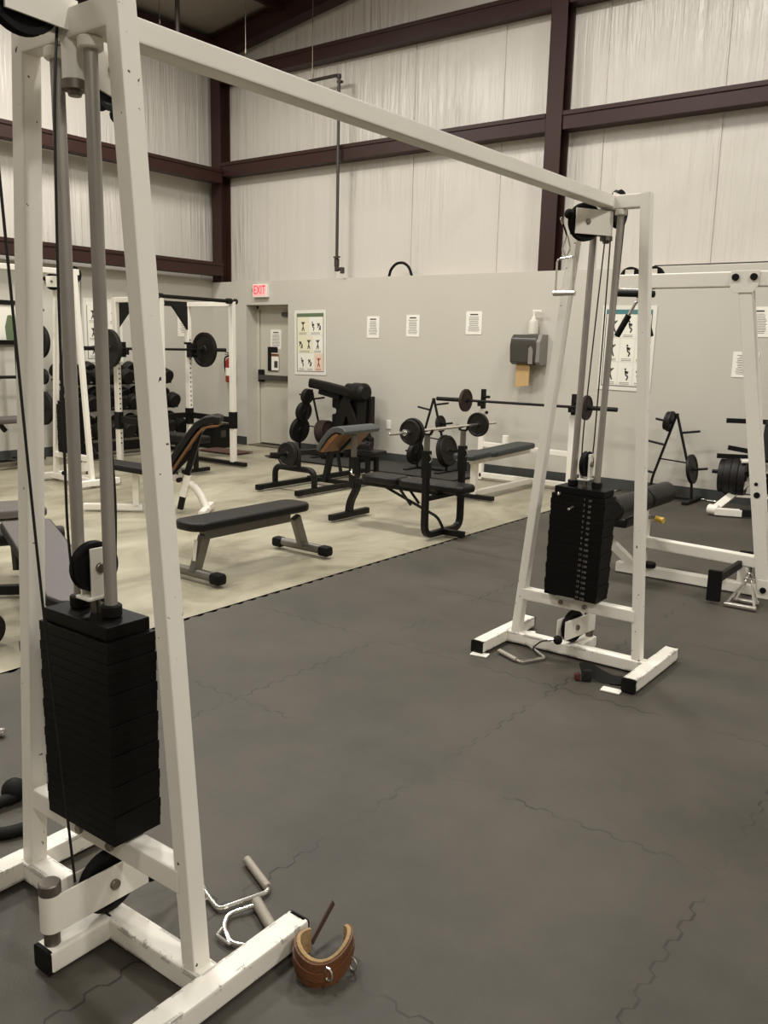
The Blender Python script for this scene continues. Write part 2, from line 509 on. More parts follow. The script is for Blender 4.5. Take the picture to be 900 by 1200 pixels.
# roof deck
mb = MB()
prof = [(XI - .1, roofz(XI - .1)), (1.5, roofz(1.5)), (XR + .1, roofz(XR + .1))]
poly = [(x, z + .02) for x, z in prof] + [(x, z + .12) for x, z in reversed(prof)]
mb.prism(poly, (0, (YF + YI) / 2, 0), (1, 0, 0), (0, 0, 1), YI - YF + .2)
struct('ceiling', mb, M['roof'])
# steel: columns, girts, rafters, purlins
def ibeam(mb, p, q, w, d, up, tf=.012):
    p, q = V(p), V(q); u = V(up).normalized()
    mb.bar([p, q], tf, d - .01, up, r=.001)
    for s in (-1, 1):
        mb.bar([p + u * s * (d/2 - tf/2), q + u * s * (d/2 - tf/2)], w, tf, up, r=.002)
mb = MB(); ibeam(mb, (-4.86, YB + .11, zt - .3), (-4.86, YB + .11, roofz(-4.9) + .05), .2, .2, (0, 1, 0)); struct('steel_column', mb, M['maroon'])
mb = MB(); ibeam(mb, (-10.44, YB + .11, zt - .3), (-10.44, YB + .11, roofz(-10.4)), .2, .2, (0, 1, 0)); struct('steel_column', mb, M['maroon'])
def girt(p, q, z, inw):
    """C section girt lying on the wall: web, flanges and lip"""
    mb = MB(); p, q, n = V(p), V(q), V(inw)
    mb.bar([p + V((0, 0, z)) , q + V((0, 0, z))], .012, .19, r=.002)
    for s in (-1, 1):
        mb.bar([p - n*.09 + V((0, 0, z + s*.09)), q - n*.09 + V((0, 0, z + s*.09))], .19, .012, r=.002)
    mb.bar([p - n*.18 + V((0, 0, z)), q - n*.18 + V((0, 0, z))], .012, .19, r=.002)
    mb.bar([p + n*.012 + V((0, 0, z + .075)), q + n*.012 + V((0, 0, z + .075))], .02, .05, r=.006)
    struct('wall_girt', mb, M['maroon'])
for x0, x1 in ((-10.34, -4.97), (-4.75, XR)):
    for z in (4.08, 5.39):
        girt((x0, YB + .03, 0), (x1, YB + .03, 0), z, (0, -1, 0))
for z in (2.63, 3.98):
    girt((-10.3, YF, 0), (-10.3, YB + .0, 0), z, (1, 0, 0))
# end frame rafter and the roof purlins
def rafter(y, d, w):
    mb = MB()
    ibeam(mb, (-10.55, y, roofz(-10.55) - d/2 - .03), (1.5, y, roofz(1.5) - d/2 - .03), w, d, (-.143, 0, .99))
    struct('roof_rafter', mb, M['maroon'])
rafter(9.5, .30, .2)
def purlin(x):
    mb = MB(); z = roofz(x) - .05
    mb.bar([(x, YF, z), (x, YI, z)], .012, .16, r=.002)
    mb.bar([(x + .03, YF, z + .07), (x + .03, YI, z + .07)], .07, .012, r=.002)
    mb.bar([(x - .03, YF, z - .07), (x - .03, YI, z - .07)], .07, .012, r=.002)
    struct('roof_purlin', mb, M['maroon'])
for k in range(11): purlin(-9.05 + k * 1.45)
mb = MB(); mb.bar([(-10.5, YF, 5.8), (-10.5, YI, 5.8)], .2, .16, r=.004); struct('eave_strut', mb, M['maroon'])
mb = MB(); ibeam(mb, (-10.4, 3.4, 5.86), (1.5, 3.4, 7.5), .2, .3, (-.143, 0, .99)); struct('roof_rafter', mb, M['maroon'])
# vinyl base
mb = MB(); mb.box(((XL + DX0) / 2, YB - .004, .05), (DX0 - XL, .01, .13), bev=.003); mb.box(((XR + DX1) / 2, YB - .004, .05), (XR - DX1, .01, .13), bev=.003)
struct('baseboard_back', mb, M['base'])
mb = MB(); mb.box((XL + .004, (YF + YB) / 2, .05), (.01, YB - YF, .13), bev=.003); struct('baseboard_left', mb, M['base'])

# ------------------------------------------------------------------ exit door
def door():
    d = thing('door_1', '', '', (DX0, YI, 0)); del d['label']; del d['category']; d['kind'] = 'structure'
    x0, x1, y = DX0 + .03, DX1 + .0, YB + .235
    MB().box(((x0+x1)/2, y + .03, DH/2 - .01), (x1 - x0 - .06, .05, DH - .06), bev=.003).obj('door_leaf', M['doorpaint'], d)
    f = MB()
    f.box((DX0 + .025, y + .03, DH/2), (.05, .09, DH), bev=.004); f.box((DX1 - .01, y + .03, DH/2), (.05, .09, DH), bev=.004)
    f.box(((DX0+DX1)/2, y + .03, DH - .02), (DX1 - DX0, .09, .05), bev=.004)
    f.obj('door_frame', M['doorpaint'], d)
    p = MB(); p.bar([(x0 + .06, y - .05, 1.03), (x1 - .03, y - .05, 1.03)], .045, .075)
    pb = p.obj('push_bar', M['smoke'], d)
    MB().box((x0 + .085, y - .035, 1.05), (.085, .07, .19), bev=.012).obj('latch_case', M['black'], pb)
    c = MB(); c.box((DX1 - .2, y - .02, 1.97), (.24, .05, .06), bev=.01); c.bar([(DX1 - .2, y - .05, 1.99), (DX1 - .04, y - .12, 2.0)], .03, .012)
    c.obj('door_closer', M['smoke'], d)
    MB().box(((DX0+DX1)/2, YB + .14, -.008), (DX1 - DX0, .26, .012), bev=.003).obj('threshold', M['galv'], d)
door()
yd = YB + .235

# ------------------------------------------------------------------ wall things
def sheet_notice(name, label, cx, cz, w, h, y, title=True, cat='notice', group=None):
    t = thing(name, label, cat, (cx, y, cz), group)
    MB().box((cx, y, cz), (w, .003, h), bev=.0008).obj('sheet', M['paper'], t)
    m = MB(); z = cz + h * .36
    if title:
        m.box((cx, y - .002, z), (w * .5, .001, .016), bev=0); z -= .03
    random.seed(int(cx * 100))
    while z > cz - h * .38:
        ww = w * random.uniform(.5, .74)
        m.box((cx, y - .002, z), (ww, .001, .005), bev=0); z -= .017
    m.obj('printed_text', M['ink'], t, smooth=False)
    return t
sheet_notice('paper_notice', 'white paper notice on grey wall, nearest to the colourful exercise poster by the door', -7.37, 1.79, .21, .285, YB - .004)
sheet_notice('paper_notice', 'white paper notice on grey wall, middle one of three in a row', -6.715, 1.81, .21, .28, YB - .004)
sheet_notice('paper_notice', 'white paper notice on grey wall, the one nearest the paper towel dispenser', -5.79, 1.85, .23, .28, YB - .004)
sheet_notice('paper_notice', 'white paper notice taped high on the grey exit door', -9.41, 1.60, .22, .29, yd + .002)
sheet_notice('paper_notice', 'upper paper notice on wall seen past the slanted right white post', -2.45, 1.87, .26, .3, YB - .004)
sheet_notice('paper_notice', 'lower paper notice on wall seen behind the slanted right white post', -2.52, 1.44, .26, .26, YB - .004, False)
def wall_left_notice():
    y, z = 8.93, 1.78
    t = thing('paper_notice', 'white paper notice on left wall seen through the power rack', 'notice', (XL + .004, y, z))
    MB().box((XL + .004, y, z), (.003, .25, .34), bev=.0008).obj('sheet', M['paper'], t)
    m = MB()
    for k in range(9): m.box((XL + .0065, y, z + .1 - k * .026), (.001, .16 - .03 * (k % 3), .006), bev=0)
    m.obj('printed_text', M['ink'], t, smooth=False)
wall_left_notice()

def figure(m, o, u, v, s, k):
    """little generic exercising figure: head, torso, limbs"""
    o, u, v = V(o), V(u), V(v); w = u.cross(v)
    def P(a, b): return o + u * a * s + v * b * s
    poses = [[(0, .2, 0, -.1), (0, -.1, -.14, -.45), (0, -.1, .14, -.45), (0, .15, .22, .35), (0, .15, -.2, .34)],
             [(0, .2, .05, -.1), (.05, -.1, .22, -.2), (.22, -.2, .12, -.45), (0, .15, .24, .1), (0, .15, .2, -.02)],
             [(-.15, .1, .12, -.05), (.12, -.05, .12, -.4), (.12, -.05, -.05, -.42), (-.12, .1, -.18, -.2), (-.12, .1, .05, .2)]]
    for a, b, c, d in poses[k % 3]:
        p, q = P(a, b), P(c, d); t = (q - p).normalized(); n = w.cross(t)
        r = .055 * s
        m.prism([(-r, 0), (r, 0), (r * .8, (q-p).length), (-r * .8, (q-p).length)], p, n, t, .0008)
    hx = -.2 if k % 3 == 2 else 0
    hz = .16 if k % 3 == 2 else .3
    pts = [(hx * s + .075 * s * math.cos(a * PI / 4), hz * s + .075 * s * math.sin(a * PI / 4)) for a in range(8)]
    m.prism(pts, o, u, v, .0008)
def exercise_poster(name, label, o, u, w, h, head, rows, tints, inks, tilt=0):
    """o = centre on the wall; u = reading direction"""
    o, u = V(o), V(u); v = V((0, 0, 1))
    if tilt:
        R = Matrix.Rotation(tilt, 3, u.cross(v)); u, v = R @ u, R @ v
    n = u.cross(v)
    t = thing(name, label, 'poster', o)
    MB().prism([(-w/2, -h/2), (w/2, -h/2), (w/2, h/2), (-w/2, h/2)], o, u, v, .004).obj('poster_sheet', M['poster'], t, smooth=False)
    def quad(x0, x1, y0, y1, d): return MB().prism([(x0, y0), (x1, y0), (x1, y1), (x0, y1)], o + n * d, u, v, .0008)
    a, b = w/2 - .045, h/2 - .045
    f = MB()
    for x0, x1, y0, y1 in ((-a, a, b - .008, b), (-a, a, -b, -b + .008), (-a, -a + .008, -b, b), (a - .008, a, -b, b)):
        f.prism([(x0, y0), (x1, y0), (x1, y1), (x0, y1)], o + n * .0026, u, v, .0008)
    f.obj('printed_border', M['ink'], t, smooth=False)
    quad(-a, a, b - .05, b, .003).obj('title_band', M[head], t, smooth=False)
    ph = (2 * b - .06) / len(rows); z1 = b - .058
    k = 0
    for r, cols in enumerate(rows):
        x = -a + .012; tot = sum(cols); W = 2 * a - .024
        for c in cols:
            ww = W * c / tot
            p = quad(x + .006, x + ww - .006, z1 - ph + .012, z1, .003).obj('exercise_panel', M[tints[k % len(tints)]], t, smooth=False)
            m = MB(); nf = max(1, round(ww / (ph * .62)))
            for i in range(nf):
                figure(m, o + n * .0038 + u * (x + ww * (i + .5) / nf) + v * (z1 - ph * .46), u, v, ph * .62, k + i)
            for i in range(2):
                m.prism([(x + ww*.15, z1 - ph + .022 + i*.016), (x + ww*.8, z1 - ph + .022 + i*.016), (x + ww*.8, z1 - ph + .027 + i*.016), (x + ww*.15, z1 - ph + .027 + i*.016)], o + n * .0038, u, v, .0006)
            m.obj('printed_figures', M[inks[k % len(inks)]], p, smooth=False)
            x += ww; k += 1
        z1 -= ph
    return t
exercise_poster('exercise_poster', 'white bordered colourful exercise chart on wall right of the exit door', (-8.5, YB - .006, 1.565), (1, 0, 0), .6, .91, 'green',
                [(1, 1.2), (1.5, 1), (1, 1, 1)], ['paleyellow', 'pale', 'paleyellow', 'pale', 'pale', 'pale', 'palered'], ['ink', 'ink', 'ink', 'ink', 'ink', 'ink', 'inkred'], .015)
exercise_poster('exercise_poster', 'white exercise chart with teal title band behind the far cable tower', (-3.8, YB - .006, 1.58), (1, 0, 0), .62, .93, 'teal',
                [(1, 1, .9), (1, 1, .9), (1, 1, .9)], ['pale'], ['ink'], -.012)
exercise_poster('exercise_poster', 'pale exercise chart on left wall behind the power rack', (XL + .006, 7.5, 1.66), (0, 1, 0), .62, .86, 'pale',
                [(1, 1, 1), (1, 1, 1), (1, 1, 1)], ['pale'], ['ink'])
def scroll():
    y, z0, z1 = 5.93, 1.1, 1.97
    t = thing('hanging_wall_chart', 'pale wall chart with black top rail at the left edge of the left wall', 'poster', (XL + .03, y, z0))
    MB().box((XL + .02, y, (1.47 + z1)/2), (.012, .52, z1 - 1.47), bev=.001).obj('chart_sheet', M['pale'], t)
    MB().bar([(XL + .03, y - .27, z1), (XL + .03, y + .27, z1)], .03, .055).obj('top_rail', M['black'], t)
    MB().bar([(XL + .03, y - .27, 1.48), (XL + .03, y + .27, 1.48)], .03, .055).obj('bottom_rail', M['black'], t)
    m = MB()
    pts = [(-.05, 0), (.06, 0), (.07, .2), (.03, .31), (-.02, .3), (-.06, .16)]
    m.prism(pts, (XL + .027, y + .17, 1.51), (0, 1, 0), (0, 0, 1), .001); m.obj('printed_motif', M['green'], t, smooth=False)
scroll()
# exit sign
def exit_sign():
    cx, cz = -9.455, 2.30
    t = thing('exit_sign', 'lit red and white exit sign above the grey door', 'exit sign', (cx, YB, cz))
    MB().box((cx, YB - .03, cz), (.29, .06, .19), bev=.008).obj('housing', M['paper'], t)
    MB().box((cx, YB - .0615, cz + .005), (.262, .004, .16), bev=.001).obj('lit_face', M['exitface'], t)
    m = MB(); text_bm(m, 'EXIT', .15, (cx, YB - .065, cz + .005), (1, 0, 0), (0, 0, 1), .003)
    for v in m.bm.verts:
        v.co.x = cx + (v.co.x - cx) * .8
        v.co.z = cz + .005 + (v.co.z - cz - .005) * 1.18
    m.obj('lettering', M['exitred'], t, smooth=False)
    MB().tube([(cx - .15, YB - .03, cz), (cx - .19, YB - .02, cz + .0), (cx - .2, YB - .005, cz + .03)], .008).obj('conduit', M['greyplastic'], t)
exit_sign()
def dispenser():
    cx, y, cz = -4.955, YB, 1.535
    t = thing('paper_towel_dispenser', 'dark smoked paper towel dispenser on grey wall', 'dispenser', (cx, YB, cz))
    w = .42
    poly = [(0, -.17), (-.15, -.17), (-.2, -.14), (-.215, .05), (-.19, .14), (-.14, .18), (0, .18)]
    MB().prism(poly, (cx - .03, y, cz), (0, 1, 0), (0, 0, 1), w - .08, .008).obj('cover', M['smoke'], t)
    for s in (1,):
        MB().prism([(0, -.175), (-.16, -.175), (-.2, -.14), (-.2, .1), (-.14, .185), (0, .185)], (cx + w/2 - .05, y, cz), (0, 1, 0), (0, 0, 1), .06, .01).obj('side_panel', M['greyplastic'], t)
    MB().prism([(-.03, -.16), (.03, -.16), (.03, 0), (.0, .05), (-.03, .02)], (cx + .08, y - .215, cz), (1, 0, 0), (0, 0, 1), .006, .002).obj('lever', M['greyplastic'], t)
    p = MB(); p.prism([(-.125, -.44), (-.02, -.42), (.05, -.415), (.055, -.17), (-.125, -.17)], (cx - .02, y - .13, cz), (1, 0, 0), (0, 0, 1), .003)
    p.obj('paper_towel', M['kraft'], t)
dispenser()
def sanitizer():
    cx, y, z = -4.93, YB - .07, 1.72
    t = thing('pump_bottle', 'clear white pump bottle standing on top of the towel dispenser', 'bottle', (cx, y, z))
    MB().lathe([(0, 0), (.055, 0), (.06, .01), (.06, .13), (.05, .16), (.02, .175), (0, .175)], (cx, y, z)).obj('bottle_body', M['clearwhite'], t)
    m = MB(); m.lathe([(0, .17), (.024, .17), (.024, .2), (.01, .205), (.01, .26), (0, .26)], (cx, y, z)); m.bar([(cx - .02, y, z + .27), (cx + .08, y, z + .27), (cx + .09, y, z + .255)], .02, .02)
    m.obj('pump_head', M['paper'], t)
sanitizer()
def clipholder():
    cx, y, z = -9.42, yd - .0, 1.29
    t = thing('door_sign_holder', 'small black holder with white orange card on exit door', 'sign', (cx, y, z))
    MB().box((cx - .05, y - .008, z + .02), (.2, .016, .36), bev=.004).obj('holder', M['black'], t)
    MB().box((cx + .01, y - .018, z - .02), (.15, .003, .26), bev=.001).obj('card', M['paper'], t)
    MB().box((cx + .01, y - .0205, z + .08), (.15, .002, .04), bev=0).obj('orange_band', M['wood'], t)
    MB().box((cx + .03, y - .0205, z - .06), (.07, .002, .1), bev=0).obj('printed_block', M['ink'], t)
clipholder()
def extinguisher():
    x, y, z = -10.06, YB - .09, .94
    t = thing('fire_extinguisher', 'red fire extinguisher hung on wall left of the exit door', 'fire extinguisher', (x, y, z))
    MB().lathe([(0, 0), (.065, 0), (.075, .015), (.075, .31), (.06, .35), (.025, .375), (.02, .39), (0, .39)], (x, y, z)).obj('cylinder', M['red'], t)
    MB().lathe([(.0765, .1), (.0765, .22), (.0755, .22), (.0755, .1)], (x, y, z), closed=True).obj('label_band', M['paper'], t)
    m = MB(); m.cyl((x, y, z + .38), (x, y, z + .43), .022); m.bar([(x, y, z + .43), (x - .1, y - .02, z + .46)], .02, .012); m.bar([(x, y, z + .41), (x - .09, y - .02, z + .42)], .02, .01)
    m.obj('valve_handle', M['black'], t)
    MB().tube([(x - .02, y, z + .4), (x - .1, y - .02, z + .38), (x - .12, y - .01, z + .25), (x - .09, y, z + .08)], .012, fil=.06).obj('hose', M['blackmatte'], t)
    MB().box((x, y + .08, z + .2), (.05, .02, .3)).obj('bracket', M['black'], t)
extinguisher()
def gas_pipe():
    x, y = -7.985, YB - .05
    t = thing('wall_pipe', 'dark gas pipe running down insulated wall left of centre', 'pipe', (x, y, 2.62))
    MB().tube([(x - .55, y, 5.03), (x, y, 5.03), (x, y, 2.65)], .022, fil=.05).obj('pipe_run', M['pipe'], t)
    m = MB(); m.cyl((x, y, 2.6), (x, y, 2.7), .035); m.cyl((x - .0, y, 2.56), (x + .11, y, 2.56), .024); m.cyl((x, y, 2.53), (x, y, 2.62), .03); m.cyl((x + .1, y, 2.5), (x + .1, y, 2.58), .03)
    m.obj('shutoff_valve', M['pipe'], t)
    m = MB(); m.cyl((x - .055, y, 2.72), (x + .055, y, 2.72), .012); m.bar([(x, y - .03, 2.7), (x + .06, y - .04, 2.71)], .02, .01); m.obj('valve_lever', M['pipe'], t)
    for z in (3.96, 4.95): MB().box((x, y + .02, z), (.07, .06, .03)).obj('pipe_clip', M['pipe'], t)
    m = MB(); m.cyl((x, y, 4.99), (x, y, 5.04), .032); m.obj('elbow', M['pipe'], t)
gas_pipe()
single(MB().tube([(-7.24, YB + .02, 2.44), (-7.2, YB + .0, 2.53), (-7.1, YB - .01, 2.61), (-6.98, YB - .01, 2.61), (-6.9, YB, 2.55), (-6.87, YB + .02, 2.44)], .018, fil=.06), 'black_hose', M['blackmatte'],
       'short arched black hose loop on top of the grey wall', 'hose', (-7.05, YB, 2.44)).location.x += .1
def wire(x, y, z0, z1, label, top):
    t = thing('suspension_wire', label, 'wire', (x, y, z0))
    MB().tube([(x, y, z0), (x, y, z1)], .005, 6).obj('strand', M['galv'], t)
    MB().cyl((x, y, z0 - .02), (x, y, z0 + .03), .014).obj('eyelet', M['galv'], t)
wire(-8.86, 8.6, 5.24, roofz(-8.86), 'thin ceiling wire nearest the corner rafter', 0)
wire(-8.32, YB - .2, 5.03, roofz(-8.32), 'thin ceiling wire above the elbow of the wall pipe', 0)
def hanging_rod():
    x, y = -9.47, 8.0
    t = thing('conduit_drop', 'grey conduit drop hanging from roof above the white beam', 'conduit', (x, y, 5.4))
    MB().tube([(x, y, 5.35), (x, y, roofz(x))], .03).obj('conduit', M['pipe'], t)
    MB().cyl((x, y, 5.3), (x, y, 5.4), .05).obj('coupling', M['pipe'], t)
hanging_rod()
wire(-9.82, 8.0, 5.6, roofz(-9.82), 'thin ceiling wire beside the grey conduit drop', 0)
single(MB().box((-7.07, YB - .006, .5), (.075, .012, .12)), 'wall_outlet', M['paper'], 'white outlet plate on wall beside the black padded machine', 'outlet', (-7.07, YB, .5))

# ------------------------------------------------------------------ weight plates and bars
def plate_prof(R, t):
    return [(.014, -t*.5), (R*.22, -t*.5), (R*.26, -t*.3), (R*.78, -t*.28), (R*.84, -t*.5), (R*.97, -t*.5), (R, -t*.36),
            (R, t*.36), (R*.97, t*.5), (R*.84, t*.5), (R*.78, t*.28), (R*.26, t*.3), (R*.22, t*.5), (.014, t*.5)]
def wplate(c, axis, R, t, label, group=None, m='iron', n=36):
    return single(MB().lathe(plate_prof(R, t), c, axis, n, closed=True), 'weight_plate', M[m], label, 'weight plate', c, group)
def barbell(p, q, label, sleeve=.4, rs=.0125, r=.014, m='pin', name='barbell', collar=.03):
    p, q = V(p), V(q); d = (q - p).normalized()
    t = thing(name, label, 'barbell', (p + q) / 2)
    MB().cyl(p + d * sleeve * .9, q - d * sleeve * .9, r, 14, .02).obj('shaft', M[m], t)
    for a, s in ((p, 1), (q, -1)):
        sl = MB().cyl(a, a + d * s * sleeve, rs * 1.75 if rs > .013 else rs, 16, .1).obj('sleeve', M[m], t)
        MB().cyl(a + d * s * sleeve, a + d * s * (sleeve + .03), collar, 18).obj('collar', M[m], sl)
    return t

# ------------------------------------------------------------------ cable crossover
def wheel(mb_name, c, axis, R, w, parent, bolt=True):
    prof = [(.012, -w/2), (R*.3, -w/2), (R*.34, -w*.3), (R*.78, -w*.3), (R*.84, -w/2), (R*.985, -w/2), (R, -w*.42), (R*.9, 0), (R, w*.42), (R*.985, w/2), (R*.84, w/2), (R*.78, w*.3), (R*.34, w*.3), (R*.3, w/2), (.012, w/2)]
    o = MB().lathe(prof, c, axis, 36, closed=True).obj(mb_name, M['blackmatte'], parent)
    return o
def ubracket(pivot, d, L, h, gap, th, pr, m='white'):
    """bent flat-bar bracket: two cheeks joined by a round bend about a vertical pivot"""
    pv, d = V(pivot), V(d).normalized(); s = V((0, 0, 1)).cross(d)
    pts = []
    g = gap / 2 + th / 2
    pts.append(pv + d * L + s * g); pts.append(pv + s * g)
    for k in range(1, 8):
        a = PI / 2 + PI * k / 8
        pts.append(pv + d * (g * math.cos(a)) + s * g * math.sin(a))
    pts.append(pv - s * g); pts.append(pv + d * L - s * g)
    return MB().bar(pts, th, h, r=.002)

def crossover(prefix_label, towers, beam, group=None):
    X, Ys, label = towers[0]['xc'], [t['yc'] for t in towers], prefix_label
    root = thing('cable_crossover', label, 'exercise machine', (X, towers[0]['yc'], 0), group)
    for T in towers: tower(root, **T)
    b = MB().bar(beam, .07, .056)
    b.obj('top_beam', M['white'], root)
    return root
def tower(root, xc, yc, s, lean=0, lean0=0, swing=(0, 1), low=(0, 1), plates=19, numbers=True, worn=True, posttop=.16, zs=2.13, bz=.03, skew=0, fz=2.212, lx=0):
    def W(x, y, z): return V((xc + x + lean0 + lean * z / 2.25, yc + s * y, z))
    WM, WW = M['white'], M['white_worn' if worn else 'white']
    T = .07
    for sx in (-1, 1):
        f = MB().bar([W(sx*.405, -.285, .04), W(sx*.405, .285, .04)], T, .062).obj('foot_bar', M['chipped'] if worn else WM, root)
        for e in (-1, 1):
            MB().bar([W(sx*.405, e*.279, .038), W(sx*.405, e*.291, .038)], T*.98, .066).obj('end_cap', M['blackmatte'], f)
        MB().bar([W(sx*.334 + (lx if sx < 0 else 0), 0, .05), W(sx*posttop - skew + (lx if sx < 0 else 0), 0, 2.252)], .048, .052, up=(0, 1, 0)).obj('post', WW, root)
    MB().bar([W(-.39, 0, .039), W(.39, 0, .039)], T, .06).obj('base_bar', M['chipped'] if worn else WM, root)
    st = MB().bar([W(.0, -.02, .039), W(.0, -.2, .039)], T, .06).obj('base_stub', WM, root)
    MB().bar([W(.0, -.196, .038), W(.0, -.206, .038)], T*.98, .064).obj('end_cap', M['blackmatte'], st)
    MB().bar([W(-posttop - skew + lx, 0, 2.222), W(posttop - skew, 0, 2.222)], .05, .062).obj('top_bar', WM, root)
    cb = MB().bar([W(-.305, 0, .285), W(.305, 0, .285)], .06, .062).obj('cross_bar', WM, root)
    for x in (-.08, .05):
        m = MB(); m.cyl(W(x, -s*.03, .285), W(x, -s*.042, .285), .013, 6); m.obj('bolt', M['galv'], cb)
    # guide rods
    rx = (-.082, .045)
    for x in rx:
        r = MB().cyl(W(x, 0, .3), W(x, 0, 2.19), .0155, 18, .05).obj('guide_rod', M['steel'], root)
        MB().cyl(W(x, 0, .885), W(x, 0, .915), .026, 20).obj('rod_collar', M['blackmatte'], r)
        MB().cyl(W(x, 0, 2.165), W(x, 0, 2.19), .028, 20).obj('rod_socket', WM, r)
    cx = (rx[0] + rx[1]) / 2
    # selectorised stack
    n = plates; z0, z1 = .325, .848; h = (z1 - z0) / n
    Rm = Matrix.Rotation(lean / 2.25, 3, 'Y')
    hd = MB().box(W(cx, 0, .866), (.26, .125, .034), bev=.003, M=Rm).obj('weight_stack', M['stack'], root)
    for k in range(n):
        z = z0 + h * (k + .5)
        pl = MB().box(W(cx, 0, z), (.285 + .004 * ((k * 7) % 3 - 1), .14, h * .985), bev=.0015, M=Rm).obj('stack_plate', M['stack'], hd)
    fy = -s * .0705
    if numbers:
        m = MB()
        for k in range(n):
            z = z0 + h * (k + .5)
            text_bm(m, str((n - k)), .017, W(cx + .038, fy*1.0 , z) + V((0, -.0012, 0)), (1, 0, 0), (0, 0, 1), .0006)
            text_bm(m, str((n - k) * 10), .017, W(cx + .066, fy, z - .004) + V((0, -.0012, 0)), (1, 0, 0), (0, 0, 1), .0006)
        m.obj('number_decals', M['greyplastic'], hd, smooth=False)
        MB().cyl(W(cx - .02, fy, .79), W(cx - .02, fy - .05 * s, .785), .006).obj('selector_pin', M['chrome'], hd)
        MB().box(W(cx, fy, .32) + V((-.02, -.004, 0)), (.1, .004, .02)).obj('maker_plate', M['greyplastic'], hd)
        MB().cyl(W(cx - .095, fy, .85), W(cx - .095, fy - .02*s, .85), .007).obj('chrome_stud', M['chrome'], hd)
    # travelling pulley on the stack
    tp = MB(); g = .021
    for e in (-1, 1): tp.box(W(cx + .03*0 + e*g, .0, .985), (.006, .05, .13), bev=.002)
    tp.box(W(cx, 0, .925), (.055, .075, .008), bev=.002)
    tpo = tp.obj('lift_bracket', WM, root)
    wheel('pulley_wheel', W(cx, 0, 1.0), (1, 0, 0), .063, .024, tpo)
    MB().cyl(W(cx - .032, 0, 1.0), W(cx + .032, 0, 1.0), .013, 12).obj('axle_bolt', M['galv'], tpo)
    m = MB(); m.cyl(W(cx, .0, .88), W(cx, .0, .925), .012); m.obj('lift_stem', M['galv'], tpo)
    # fixed pulley behind the top bar
    fw = MB()
    for e in (-1, 1): fw.prism([(-.17, -.03), (.0, -.035), (.0, .03), (-.17, .03)], W(-.02 + e*.022, 0, 2.24), (0, s, 0), (0, 0, 1), .006)
    fo = fw.obj('fixed_bracket', WM, root)
    wheel('pulley_wheel', W(-.02, -.12, fz), (1, 0, 0), .088, .026, fo)
    MB().cyl(W(-.05, -.12, fz), W(.01, -.12, fz), .013, 12).obj('axle_bolt', M['galv'], fo)
    # swivelling top pulley on a vertical pin between the rods
    pv = W(cx, 0, zs)
    d = V((swing[0], s * swing[1], 0)).normalized()
    ub = ubracket(pv, d, .19, .112, .04, .006, .02).obj('swivel_bracket', WM, root)
    wc = pv + d * .125
    sd = V((0, 0, 1)).cross(d)
    wheel('pulley_wheel', wc + V((0, 0, 0)), sd, .086, .026, ub)
    MB().cyl(wc - sd * .034, wc + sd * .034, .012, 12).obj('axle_bolt', M['galv'], ub)
    m = MB(); m.lathe([(0, -.088), (.014, -.088), (.017, -.078), (.029, -.076), (.029, -.057), (.017, -.055), (.017, .075), (0, .075)], pv)
    m.obj('pivot_pin', M['pin'], ub)
    ball = wc + d * .088 + V((0, 0, bz))
    MB().ball(ball, .023).obj('cable_stop_ball', M['blackmatte'], ub)
    # swivelling low pulley on the base stub
    pl_ = W(.0, -.175, .158); dl = V((low[0], s * low[1], 0)).normalized(); sl = V((0, 0, 1)).cross(dl)
    lb = ubracket(pl_, dl, .27, .1, .042, .006, .02).obj('low_swivel_bracket', WM, root)
    wl = pl_ + dl * .165 + V((0, 0, .0))
    wheel('pulley_wheel', wl, sl, .083, .028, lb)
    MB().cyl(wl - sl * .036, wl + sl * .036, .014, 12).obj('axle_bolt', M['galv'], lb)
    m = MB(); m.lathe([(0, -.09), (.02, -.09), (.02, -.05), (.014, -.05), (.014, .05), (.027, .05), (.027, .076), (.024, .079), (0, .079)], pl_)
    m.obj('pivot_pin', M['pin'], lb)
    lball = pl_ + dl * .295 + V((0, 0, -.045))
    MB().ball(lball, .024).obj('cable_stop_ball', M['blackmatte'], lb)
    # cable
    c = MB()
    c.tube([W(cx, -.062, .99), W(cx, -.069, 1.1), W(cx, -.064, 1.7), W(cx, -.052, 2.08), W(-.02, -.034, 2.24)], .0034, 8, fil=.25)
    c.tube([W(cx, .062, 1.0), W(cx, .07, 1.15), W(cx, .05, 1.5), W(cx + .008, .025, 2.1)], .0034, 8, fil=.2)
    c.tube([W(-.02, -.207, 2.25), W(-.015, -.15, 1.0), W(.0, -.105, .2)], .0034, 8, fil=.3)
    c.obj('steel_cable', M['cable'], root)
    return dict(ball=ball, lball=lball, dl=dl)

NX, NY, FX, FY = -1.80, 1.24, -1.775, 4.01
main = crossover('large white cable crossover machine with two weight stack towers joined by a long top beam',
    [dict(xc=NX, yc=NY, s=1, swing=(-.46, .885), low=(.02, 1), numbers=False, plates=20, zs=2.168, bz=-.075, skew=.009, fz=2.262, lx=-.03),
     dict(xc=FX, yc=FY, s=-1, lean=.045, lean0=.006, swing=(-.5, .86), low=(-.14, 1))],
    [(NX + .05, NY + .02, 2.226), (FX + .035, FY - .02, 2.226)])
# the pale shims under the far tower
def shim(x, y, rz, label):
    single(MB().box((x, y, .0045), (.09, .055, .007), rz, .002), 'paper_shim', M['paper'], label, 'paper', (x, y, .001))
shim(-2.15, 3.715, .2, 'folded white paper by left foot cap of far cable tower')
shim(-1.435, 3.7, .1, 'folded white paper by right foot cap of far cable tower')
shim(-2.13, 4.19, .5, 'folded white paper behind the left foot of far cable tower')

